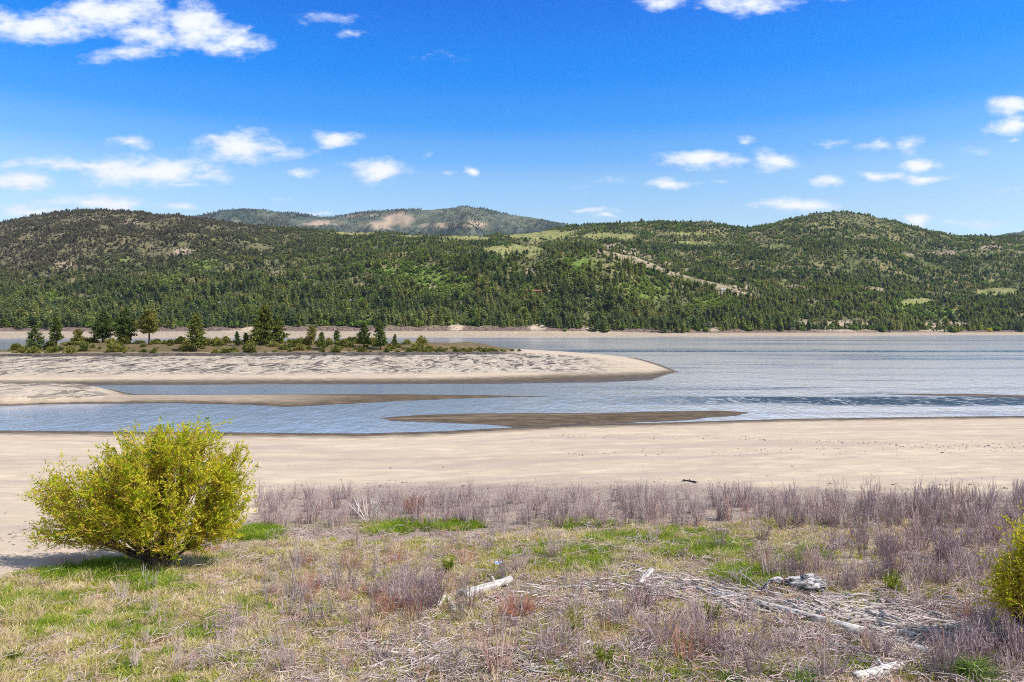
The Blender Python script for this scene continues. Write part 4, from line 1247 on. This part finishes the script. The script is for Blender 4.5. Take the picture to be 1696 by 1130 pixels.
STA = [stalks((9, 14, 20, 12, 16, 24)[i], 1.0, (.08, .14, .2, .16, .1, .2)[i], (.10, .2, .15, .28, .12, .22)[i], 1.6, M_stalk, r=.0075) for i in range(6)]
STB = [stalks((22, 34, 26, 40)[i], 1.0, .20, (.25, .4, .32, .22)[i], 3, M_purp, r=.007) for i in range(4)]
STR = [stalks(26, .8, .24, .22, 1.5, M_red) for _ in range(2)]
STT = [stalks(26, .45, .28, .8, 3, M_stalk, droop=.25) for _ in range(4)]


def in_zone(n, x0, x1, y0, y1):
    return rng.uniform(x0, x1, n), rng.uniform(y0, y1, n)


LABEL = {'band': ('thin leafless stalk clump in the dry band bordering the sand', 'dry stalk clumps along the sand'),
         'thicket': ('purplish leafless shrub in the thicket in front of the yellow willow', 'purplish shrubs near the yellow willow'),
         'middle': ('reddish leafless stalk clump in straw grass between green willow and white log', 'reddish stalk clumps in the straw grass'),
         'grass': ('leafless stalk clump scattered through the grass around the driftwood', 'stalk clumps scattered in the grass'),
         'low': ('low tangled clump of drooping dead twigs in the grass', 'low dead twig clumps')}
allst = []


def put(zone, px, py, h, protos):
    P = ground_pts(px, py)
    for i in range(len(P)): allst.append((zone, P[i], h[i], protos[rng.integers(len(protos))]))


n = 760; px, py = in_zone(n, 425, 1720, 822, 876); k = (fbm(px / 70, py / 14, 3, 141) > -.3) & (rng.uniform(0, 1, n) < sstep(818, 832, py))
put('band', px[k], py[k], rng.uniform(.45, 1.05, n)[k], STA + STB[:1])
n = 330; px, py = in_zone(n, 1080, 1720, 868, 980); k = (fbm(px / 60, py / 24, 3, 142) > -.08) & (rng.uniform(0, 1, n) < .10 + .80 * sstep(1300, 1520, px))
put('thicket', px[k], py[k], rng.uniform(.45, 1.0, n)[k], STB + STA[:2])
n = 46; px, py = in_zone(n, 440, 790, 935, 1035)
put('middle', px, py, rng.uniform(.55, 1.1, n), STR[:1] + STA[:3])
n = 400; px, py = in_zone(n, 430, 1720, 870, 1130); k = (fbm(px / 80, py / 34, 3, 143) > -.05) & (rng.uniform(0, 1, n) < .75)
put('grass', px[k], py[k], rng.uniform(.4, .95, n)[k], STA + STB[:2] + STR[:1])
n = 26; px, py = in_zone(n, 200, 470, 960, 1125)
put('grass', px, py, rng.uniform(.35, .7, n), STA)
n = 150; px, py = in_zone(n, 330, 1700, 880, 1128); k = rng.uniform(0, 1, n) < .5 + .5 * (px > 560)
put('low', px[k], py[k], rng.uniform(.6, 1.3, n)[k], STT)
n = 26; px, py = in_zone(n, 1560, 1720, 1030, 1120)
put('grass', px, py, rng.uniform(.5, .9, n), STB)
n = 200; px, py = in_zone(n, 1720, 2080, 824, 880); put('band', px, py, rng.uniform(.45, 1.05, n), STA + STB[:1])
n = 90; px, py = in_zone(n, 1720, 2080, 872, 985); put('thicket', px, py, rng.uniform(.45, 1.0, n), STB + STA[:2])
n = 70; px, py = in_zone(n, 1720, 2080, 940, 1130); put('grass', px, py, rng.uniform(.4, .9, n), STA + STB[:2])


def on_raft(P):
    X, Q = px_of(P[0], P[1]), py_of(P[1], P[2])
    return X > 1100 and X < 1640 and abs(Q - np.interp(X, [1100, 1250, 1640], [985, 1000, 1052])) < 34
allst = [a for a in allst if not on_raft(a[1]) or rng.uniform() < .3]
order = sorted(range(len(allst)), key=lambda i: -allst[i][2] / allst[i][1][1])
rp, rs, rr_, ri, rk = [], [], [], [], []
n_one = 0
kinds = STA + STB + STR + STT
for j, i in enumerate(order):
    zone, P, h, me = allst[i]
    w = h * rng.uniform(.8, 1.2); a = rng.uniform(0, 6.28)
    if n_one < 300 and px_of(P[0], P[1]) < 1712:
        n_one += 1
        o = link(bpy.data.objects.new('dry_stalk_clump', me))
        o.location = P; o.scale = (w, w, h); o.rotation_euler = (rng.normal(0, .06), rng.normal(0, .06), a)
        tag(o, LABEL[zone][0], 'dead plant', LABEL[zone][1])
    else:
        rp.append(P); rs.append((w, w, h)); rr_.append((0, 0, a)); ri.append(kinds.index(me))
dry = scatter('dry_stalks', rp, rs, rr_, ri, [proto('stalk_kind_%02d' % i, m) for i, m in enumerate(kinds)])
tag(dry, 'band of small dry purplish stalks between sand and grass', 'dead plants', kind='stuff')

# ---- fine twig litter lying in the grass
def litter_mesh():
    mb = MB()
    for i in range(16):
        a = rng.uniform(0, 6.28); L = rng.uniform(.12, .42); o = np.array([rng.normal(0, .16), rng.normal(0, .16), rng.uniform(.01, .12)])
        d = np.array([math.cos(a), math.sin(a), rng.normal(0, .22)]) * L
        tube(mb, [o - d / 2, o + rng.normal(0, .03, 3), o + d / 2], [.005, .006, .003], 3, False, rng.uniform())
    return mb.mesh('twig_litter', M_stalk)


LT = [litter_mesh() for _ in range(4)]
px, py = in_zone(3400, -40, 1740, 868, 1190)
k = (rng.uniform(0, 1, 3400) < np.interp(px, [0, 300, 560, 1700], [.08, .25, .9, 1])) & (fbm(px / 60, py / 26, 3, 151) > -.25)
P = ground_pts(px[k], py[k])
lit = scatter('twig_litter', P, rng.uniform(.7, 1.5, len(P)), rng.uniform(0, 6.28, len(P)), rng.integers(0, 4, len(P)), [proto('litter_kind_%02d' % i, m) for i, m in enumerate(LT)])
tag(lit, 'fine dead twigs littering the grass', 'twigs', kind='stuff')

# ---- driftwood
t = NT('driftwood')
ob = t.coord('Generated', (3, 16, 16)); g = t.noise(2.5, 5, .65, ob); oi = obj_random(t)
c = t.mix(t.ramp(oi, 0, 1, 0, 1, False), (0.33, 0.28, 0.26), (0.62, 0.57, 0.54))
c = t.mix(t.ramp(g, .3, .5, .6, 0), c, (0.14, 0.115, 0.10))
M_drift = t.done(t.pbsdf(c, .85, .15, t.bump(g, .6, .02)))
t = NT('driftwood_mass')
c = t.mix(t.attr('tint'), (0.25, 0.20, 0.18), (0.64, 0.58, 0.54))
M_driftm = t.done(t.pbsdf(c, .9, .1))
t = NT('pale_log')
ob = t.coord('Object', (2.0, 22, 22)); g = t.noise(1, 5, .65, ob); g2 = t.noise(3, 4, .6, t.coord('Object'))
c = t.mix(t.ramp(g, .32, .6), (0.22, 0.195, 0.18), (0.60, 0.565, 0.53)); c = t.mix(t.ramp(g2, .25, .42, .5, 0), c, (0.22, 0.19, 0.17))
M_log = t.done(t.pbsdf(c, .85, .15, t.bump(g, .8, .02)))
M_dark = flat_mat('dark_wood', (0.06, 0.05, 0.045))
M_end = flat_mat('cut_wood_end', (0.30, 0.25, 0.20))


def stick_mesh(bend):
    mb = MB()
    n = 6; s = np.linspace(-.5, .5, n)
    p = np.stack([s, bend * (s * s - .1) + rng.normal(0, .015, n), rng.normal(0, .012, n)], 1)
    tube(mb, p, np.linspace(1.0, .55, n) * .022 * rng.uniform(.85, 1.1, n), 5)
    return mb.mesh('driftwood_stick', M_drift, True)


STK = [stick_mesh(b) for b in (0, .1, -.12, .22, .05, -.3, 0.0)]
sticks = []


def drift(zone, n, pts, half, L0, L1, ang0, spread):
    """sticks along a drift line given in photo points"""
    pts = np.array(pts, float)
    s = rng.uniform(0, len(pts) - 1, n); i = np.minimum(s.astype(int), len(pts) - 2); f = (s - i)[:, None]
    c = pts[i] * (1 - f) + pts[i + 1] * f
    c = c + np.stack([rng.normal(0, 14, n), np.clip(rng.normal(0, .5, n), -1.3, 1.3) * half], 1)
    P = ground_pts(c[:, 0], c[:, 1])
    L = np.exp(rng.uniform(math.log(L0), math.log(L1), n)); a = ang0 + rng.normal(0, spread, n)
    for k in range(n): sticks.append((zone, P[k], L[k], a[k]))


drift('line', 680, [(1040, 972), (1120, 972), (1220, 992), (1330, 1015), (1420, 1035), (1500, 1045)], 26, .22, 1.1, -.55, .42)
drift('raft', 1000, [(1360, 1018), (1460, 1038), (1560, 1050), (1650, 1062)], 50, .2, 1.0, -.18, .4)
drift('upper', 190, [(850, 985), (930, 972), (1000, 975), (1090, 965)], 26, .2, .9, .1, .6)
drift('heap', 430, [(570, 1090), (700, 1085), (830, 1092), (960, 1112)], 40, .15, .75, .3, .75)
drift('heap', 120, [(640, 1125), (800, 1132), (940, 1128)], 26, .15, .6, .0, .6)
drift('loose', 70, [(1430, 1080), (1500, 1092), (1560, 1110)], 30, .2, .8, .1, .7)
drift('loose', 150, [(450, 1060), (700, 985), (900, 1040), (1150, 1050), (1400, 1100), (1680, 1090)], 90, .2, .9, 0, .9)
DL = {'line': ('weathered grey stick in the narrow drift line running down behind the long log', 'sticks in the sloping drift line'),
      'raft': ('weathered grey stick in the wide raft of driftwood before the yellow willow', 'sticks in the driftwood raft'),
      'upper': ('bleached stick strewn behind the red dead mound and the pale log', 'sticks strewn behind the red mound'),
      'heap': ('short broken stick in the low driftwood heap at the bottom edge', 'sticks in the driftwood heap'),
      'loose': ('lone grey stick lying loose in the grass away from the drifts', 'loose sticks in the grass')}
order = sorted(range(len(sticks)), key=lambda i: -sticks[i][2] / sticks[i][1][1])
mass = MB()
for j, i in enumerate(order):
    zone, P, L, a = sticks[i]
    r = L ** .7 * rng.uniform(.8, 1.9)
    if j < 300:
        o = link(bpy.data.objects.new('driftwood_stick', STK[rng.integers(7)]))
        o.location = (P[0], P[1], P[2] + .03 + rng.uniform(0, .10)); o.rotation_euler = (rng.uniform(0, 6.28), rng.normal(0, .09), a); o.scale = (L, r, r)
        tag(o, DL[zone][0], 'driftwood', DL[zone][1])
    else:
        d = np.array([math.cos(a), math.sin(a), rng.normal(0, .13)]) * L; o = P + [0, 0, .02 + rng.uniform(0, .09)]
        tube(mass, [o - d / 2, o + rng.normal(0, .03 * L, 3), o + d / 2], np.array([1, .9, .6]) * .016 * r, 4, True, rng.uniform())
dm = mass.build('driftwood_debris', M_driftm)
tag(dm, 'mass of short grey driftwood bits piled in drifts through the grass', 'driftwood', kind='stuff')


def log(name, a, b, ra, rb, label, mat=M_log, lift=.6, knots=2, cat='log', end=True, wob=.03):
    A, B = on_ground(*a), on_ground(*b)
    ra, rb = ra * 1.35, rb * 1.35
    A[2] += ra * lift; B[2] += rb * lift
    c = (A + B) / 2; d = B - A; L = np.linalg.norm(d)
    root = empty(name, tuple(c)); root.rotation_euler = Vector(d).to_track_quat('X', 'Z').to_euler()
    tag(root, label, cat)
    n = 10; s = np.linspace(-.5, .5, n) * L
    w = np.concatenate([[0], rng.normal(0, wob * L, n - 2), [0]]) * .4
    mb = MB()
    rad = np.linspace(ra, rb, n) * rng.uniform(.9, 1.08, n)
    p = np.stack([s, w, np.zeros(n)], 1)
    tube(mb, p, rad, 10)
    mb.build('stem', mat, root, True)
    for q in range(knots):
        k = rng.integers(2, n - 2); m = MB(); an = rng.uniform(.3, 2.8)
        dd = np.array([rng.normal(.3, .3), math.cos(an), math.sin(an)]) * rad[k]
        tube(m, [p[k], p[k] + dd * 1.5, p[k] + dd * 2.1], [rad[k] * .4, rad[k] * .28, rad[k] * .16], 6); m.build('branch_stub', mat, root, True)
    if end:
        m = MB(); th = np.arange(10) / 10 * 6.283
        e = np.stack([np.full(10, s[-1] + .004), w[-1] + np.cos(th) * rad[-1] * .86, np.sin(th) * rad[-1] * .86], 1)
        m.add(np.concatenate([e, [[s[-1] + .006, w[-1], 0]]]), None, [(i, (i + 1) % 10, 10) for i in range(10)]); m.build('cut_end', M_end, root)
    return root


log('driftwood_log', (846, 966), (766, 996), .08, .115, 'thick white cut log lying tilted in straw grass', knots=1, wob=.015, lift=.95)
log('driftwood_log', (1190, 988), (1434, 1062), .055, .09, 'longest grey log pointing down through the drift line', knots=1, wob=.02, lift=1.2)
log('driftwood_log', (1492, 1108), (1415, 1132), .07, .085, 'pale flat log lying at the bottom edge beside the green tussock', knots=1, wob=.01)
log('driftwood_log', (735, 992), (724, 1010), .06, .07, 'short white block standing apart before the thick white log', knots=0, wob=0)
log('driftwood_log', (742, 992), (754, 1016), .05, .06, 'short grey stub with dark side beside the short white block', knots=1, wob=0)
log('driftwood_log', (1440, 1028), (1648, 1034), .035, .05, 'long thin straight pole on top of the driftwood raft', knots=2, wob=.01)
log('driftwood_log', (1106, 972), (1188, 966), .035, .05, 'slim bleached branch lying level at the upper end of the drift line', knots=2)
log('driftwood_log', (1060, 974), (1078, 952), .05, .06, 'stout pale stick poking up from the upper end of drift line', knots=1, lift=1.6)
log('driftwood_log', (1150, 985), (1215, 984), .03, .035, 'thin white straight branch just above the longest grey log', knots=0)
log('driftwood_log', (1352, 1005), (1422, 986), .022, .03, 'thin pale pole lying slanted between stump and driftwood raft', knots=0)
log('driftwood_log', (948, 990), (962, 1004), .06, .05, 'chunky white snag at the end of strewn sticks past the red mound', knots=1, wob=0)
log('driftwood_log', (676, 1080), (688, 1106), .045, .055, 'light upright lying piece at the near end of bottom driftwood heap', knots=0, wob=0)
log('driftwood_log', (772, 1076), (761, 1098), .045, .05, 'white stub in the middle of the bottom driftwood heap', knots=1, wob=0)
log('driftwood_log', (920, 1100), (940, 1116), .05, .05, 'squared grey piece at the far end of the bottom driftwood heap', knots=0, wob=0)
log('driftwood_log', (1516, 1082), (1545, 1092), .08, .09, 'fat short white log below the driftwood raft', knots=0, wob=0)
log('driftwood_log', (1425, 1040), (1465, 1036), .07, .07, 'stubby white log half buried in the driftwood raft', knots=0, wob=0)
log('driftwood_log', (760, 974), (785, 974), .02, .02, 'short thin white stick touching the thick white log', knots=0)
log('driftwood_log', (1132, 797), (1154, 801), .045, .055, 'single dark log lying alone on the open sand', M_dark, knots=1)
log('driftwood_log', (790, 934), (808, 933), .025, .03, 'small curved dark stick beside the blue plastic scrap', M_dark, knots=0, wob=.08)
log('driftwood_log', (792, 946), (816, 948), .03, .035, 'bent grey branch lying just above the thick white log', knots=1, wob=.08)

# ---- stump with roots
t = NT('stump_wood')
ob = t.coord('Object', (3, 9, 9)); g = t.noise(1.2, 5, .7, ob, 1.2)
M_stump = t.done(t.pbsdf(t.mix(t.ramp(g, .43, .57), (0.09, 0.08, 0.08), (0.56, 0.545, 0.55)), .85, .15, t.bump(g, 1.0, .06)))
P = on_ground(1328, 984); s = P[1] / F
st = empty('driftwood_stump', tuple(P)); st.scale = (1.1, 1.1, 1.0); tag(st, 'pale weathered root stump with dark shade lump lying in the grass', 'stump')
mb = MB()
body = [(-.42, .05, .30), (-.22, .02, .29), (.02, 0, .25), (.22, -.02, .24), (.40, 0, .17), (.47, 0, .08)]
tube(mb, np.array(body) * [1, 1, 1], [.05, .12, .22, .27, .20, .05], 20)
v = np.concatenate(mb.v); q = mb.q[0]
nz = fbm(v[:, 0] * 6 + v[:, 2] * 4, v[:, 1] * 8 + v[:, 2] * 6, 3, 161)
v = v + unit(v - [0, 0, .28]) * (nz * .22)[:, None]
mb.v = [v]
mb.build('trunk', M_stump, st, True)
m = MB()
for pts, r in (([(-.35, 0, .28), (-.55, .02, .40), (-.75, 0, .33), (-.86, -.05, .12), (-.84, -.1, -.02)], .05), ([(-.3, .1, .2), (-.6, .15, .28), (-.8, .1, .2), (-.95, .1, 0)], .05),
               ([(.0, -.05, .42), (.12, -.08, .50), (.22, -.05, .52)], .07), ([(.2, .1, .3), (.4, .12, .3), (.5, .1, .12)], .09), ([(-.05, 0, .40), (-.3, -.05, .42), (-.48, -.08, .36)], .05)):
    m = MB(); pp = np.array(pts); tube(m, pp, np.linspace(1.1, .5, len(pp)) * r, 8); m.build('root', M_stump, st, True)
m = MB(); th = np.arange(9) / 9 * 6.283; rad_ = rng.uniform(.8, 1.2, 9)
e = np.stack([.12 + np.cos(th) * .19 * rad_, np.full(9, -.27) - .03 * np.sin(th), .17 + np.sin(th) * .15 * rad_], 1)
tube(m, [(-.04, -.34, .13), (.10, -.37, .15), (.27, -.33, .09)], [.07, .10, .05], 8); m.build('shade_lump', M_dark, st)  # solid dark lump, its colour stands in for the shade inside the stump

# ---- single plants that stand out
def single(name, me, px, py, sc, label, cat, rz=None):
    o = link(bpy.data.objects.new(name, me)); o.location = on_ground(px, py); o.scale = sc
    o.rotation_euler = (0, 0, rng.uniform(0, 6.28) if rz is None else rz); return tag(o, label, cat)


mound = stalks(260, .55, .30, .75, 2, M_red, 'red_mound', .004)
single('dead_shrub', mound, 857, 1022, (1, 1, 1), 'rust red dome of fine dead stems in front of the drift', 'dead plant')
single('dead_shrub', stalks(90, .5, .22, 1.0, 3, M_purp, 'drooping', .005, .5), 868, 1045, (1, 1, 1), 'drooping grey tangle just below the rust red dome', 'dead plant')
single('dead_shrub', stalks(120, 1.15, .42, .32, 4, M_purp, 'purple', .006), 700, 1010, (1.15, 1, 1), 'biggest purple bare shrub before the short white block', 'dead plant')
single('dead_shrub', stalks(80, 1.0, .4, .28, 3, M_purp, 'purple2', .006), 655, 985, (1, 1, .9), 'purple bare shrub right behind the biggest purple one', 'dead plant')
single('dead_shrub', stalks(110, .55, .3, .9, 3, M_purp, 'purple3', .005, .35), 925, 1075, (1, 1, 1), 'rounded pinkish grey bare bush above the squared grey piece', 'dead plant')
single('dead_shrub', stalks(110, .5, .3, .9, 3, M_stalk, 'purple4', .005, .35), 1340, 1075, (1.1, 1.1, 1), 'dark dome of bare twigs below the middle of the longest grey log', 'dead plant')
single('dead_shrub', stalks(130, .7, .36, .7, 3, M_purp, 'purple5', .005, .25), 1225, 1090, (1.1, 1, 1), 'wide bare grey purple bush under the upper part of longest log', 'dead plant')
single('dead_shrub', stalks(120, .55, .3, .6, 3, M_stalk, 'purple6', .005, .3), 1040, 1035, (1, 1, 1), 'bare grey bush below the strewn sticks with reddish base', 'dead plant')
single('dead_shrub', stalks(100, .9, .34, .5, 3, M_purp, 'purple7', .006, .1), 1660, 1085, (1, 1, 1), 'dense purple bare shrub at the foot of yellow willow', 'dead plant')
single('dead_shrub', stalks(90, .75, .3, .35, 3, M_red, 'red2', .006), 688, 850, (1.2, 1, 1.2), 'small reddish bare shrub in the dry band near the white branching shrub', 'dead plant')
single('dead_shrub', stalks(13, 1.35, .08, .42, 4, M_pale, 'white', .011), 612, 868, (1.1, 1, .95), 'white branching dead shrub standing in the dry stalk band', 'dead plant')
single('dead_shrub', stalks(5, .6, .05, .5, 1, M_pale, 'white2', .005), 240, 966, (1, 1, 1), 'few white dry stems under the big green willow', 'dead plant')

M_leafy = leaf_mat('weed_leaves', [(0, (0.07, 0.12, 0.012)), (.5, (0.17, 0.23, 0.02)), (1, (0.32, 0.34, 0.04))], lambda t: t.attr('tint'), .35)


def leafy(n_stem, h, spread, m, leaf):
    st, lf = MB(), MB()
    for i in range(n_stem):
        a = rng.uniform(0, 6.28); d = unit(np.array([math.cos(a) * spread, math.sin(a) * spread, 1])); H = h * rng.uniform(.5, 1)
        e = d * H; tube(st, [(0, 0, -.05), e * .5 + rng.normal(0, .02, 3), e], [.008, .006, .003], 4, False, .3)
        s = rng.uniform(.25, 1.05, m); c = e * s[:, None] + rng.normal(0, .035, (m, 3))
        al = unit(rand_dirs(m) + d * .6); sd = unit(np.cross(al, rand_dirs(m)))
        cards(lf, c + al * leaf, al * leaf, sd * leaf * .4, rng.uniform(0, 1, m), .4)
    return st, lf


def plant(name, px, py, args, label):
    root = empty(name, tuple(on_ground(px, py))); tag(root, label, 'plant')
    st, lf = leafy(*args); st.build('stem', M_wtwig, root); lf.build('foliage', M_leafy, root)


plant('leafy_weed', 742, 950, (16, .5, .35, 40, .03), 'small solitary green weed in straw grass above the white log')
plant('leafy_weed', 955, 1052, (8, .75, .35, 26, .028), 'thin green sapling to the side of the drooping grey tangle')
plant('leafy_weed', 1000, 1115, (10, .95, .45, 30, .030), 'taller loose green sapling at the bottom edge past the driftwood heap')
plant('leafy_weed', 1480, 985, (16, .55, .6, 40, .03), 'yellow green weed between the stump and the yellow willow')
plant('leafy_weed', 1180, 1030, (12, .5, .4, 34, .026), 'olive weed growing above the wide bare grey purple bush')
plant('leafy_weed', 25, 1095, (14, .22, .8, 30, .03), 'low yellow green leaf rosette in the grass below the big willow')
plant('leafy_weed', 1046, 842, (8, .3, .4, 30, .03), 'tiny dark green weed alone in the dry stalk band')
plant('leafy_weed', 885, 1035, (8, .2, .8, 20, .028), 'bright low weed just before the rust red dome')

M_tus = leaf_mat('tussock_blades', [(0, (0.04, 0.10, 0.015)), (.6, (0.12, 0.22, 0.03)), (1, (0.38, 0.42, 0.14))], lambda t: t.attr('tint'), .35)
single('green_tussock', blades(420, .62, .16, .75, .009, M_tus, 'tussock', 1.1), 1612, 1130, (1, 1, 1), 'big green arching grass tussock in the bottom corner', 'plant')
single('green_tussock', blades(260, .42, .2, .8, .008, M_tus, 'tussock', 1.1), 1335, 1140, (1, 1, 1), 'green grass tussock at the bottom edge below the dark twig dome', 'plant')
single('green_tussock', blades(260, .36, .2, .8, .008, M_tus, 'tussock', 1.1), 1215, 1138, (1, 1, 1), 'lower green grass tussock below the wide bare bush', 'plant')

# ---- litter
t = NT('blue_plastic'); M_blue = t.done(t.pbsdf((0.30, 0.42, 0.78), .35, .5))
mb = MB(); gx2, gy2 = np.meshgrid(np.linspace(-.12, .12, 8), np.linspace(-.08, .08, 6)); gz2 = .07 + .05 * fbm(gx2 * 14, gy2 * 14, 2, 171)
i = np.arange(48).reshape(6, 8); q = np.stack([i[:-1, :-1], i[:-1, 1:], i[1:, 1:], i[1:, :-1]], -1).reshape(-1, 4)
mb.add(np.stack([gx2, gy2, gz2], -1).reshape(-1, 3), q); mb.add(np.stack([gx2 * .96, gy2 * .96, gz2 - .02], -1).reshape(-1, 3), q[:, ::-1])
o = mb.build('plastic_scrap', M_blue); o.location = on_ground(826, 936); o.rotation_euler = (.35, 0, .3); o.scale = (1.1, 1.1, 1.1)
tag(o, 'crumpled blue plastic scrap lying in the straw grass', 'litter')

# ---- stones on the sand
def stone():
    mb = MB(); d = rand_dirs(14)
    import bmesh
    bm = bmesh.new(); bmesh.ops.create_icosphere(bm, subdivisions=2, radius=1)
    for v in bm.verts:
        k = 1 + .25 * math.sin(5 * v.co.x + d[0][0] * 9) + .2 * math.sin(6 * v.co.y + d[1][0] * 9); v.co *= k; v.co.z *= .55
    me = bpy.data.meshes.new('stone'); bm.to_mesh(me); bm.free(); me.materials.append(M_stone); return me


M_stone = flat_mat('dark_stone', (0.16, 0.13, 0.115), .9)
ST = [stone() for _ in range(3)]
px, py = in_zone(1500, -20, 1720, 730, 816); k = rng.uniform(0, 1, 1500) < .06 + .94 * sstep(780, 806, py) ** 2 * (px > 420)
px2, py2 = in_zone(2600, 900, 1720, 716, 780); lat = rng.uniform(0, 1, 2600); k2 = (np.abs(py2 - 723 - 16 * sstep(1100, 1600, px2)) < 2.5 + 2 * lat) | ((np.abs(py2 - 752 + 8 * sstep(900, 1700, px2)) < 7 * lat) & (lat > .6))
px3, py3 = in_zone(130, -20, 420, 840, 930)
P = ground_pts(np.concatenate([px[k], px2[k2], px3]), np.concatenate([py[k], py2[k2], py3]))
peb = scatter('pebbles', P, rng.uniform(.015, .05, len(P)) * np.where(rng.uniform(0, 1, len(P)) < .06, 2, 1), rng.uniform(0, 6.28, len(P)), rng.integers(0, 3, len(P)), [proto('pebble_kind_%02d' % i, m) for i, m in enumerate(ST)])
tag(peb, 'small dark stones strewn over the sand', 'stones', kind='stuff')
# ------------------------------------------------------------------ air
HAZE = 2.2e-5
mb = MB(); box(mb, -6500, 6500, -300, 8600, -6, 1345)
m = bpy.data.materials.new('haze'); m.use_nodes = True
nt = m.node_tree; nt.nodes.clear(); o_ = nt.nodes.new('ShaderNodeOutputMaterial'); pv = nt.nodes.new('ShaderNodeVolumePrincipled')
pv.inputs['Color'].default_value = (0.62, 0.80, 1.0, 1); pv.inputs['Density'].default_value = HAZE; pv.inputs['Anisotropy'].default_value = 0.2
nt.links.new(pv.outputs[0], o_.inputs['Volume'])
hz = mb.build('haze', m); hz['kind'] = 'stuff'
scene.cycles.volume_bounces = 0
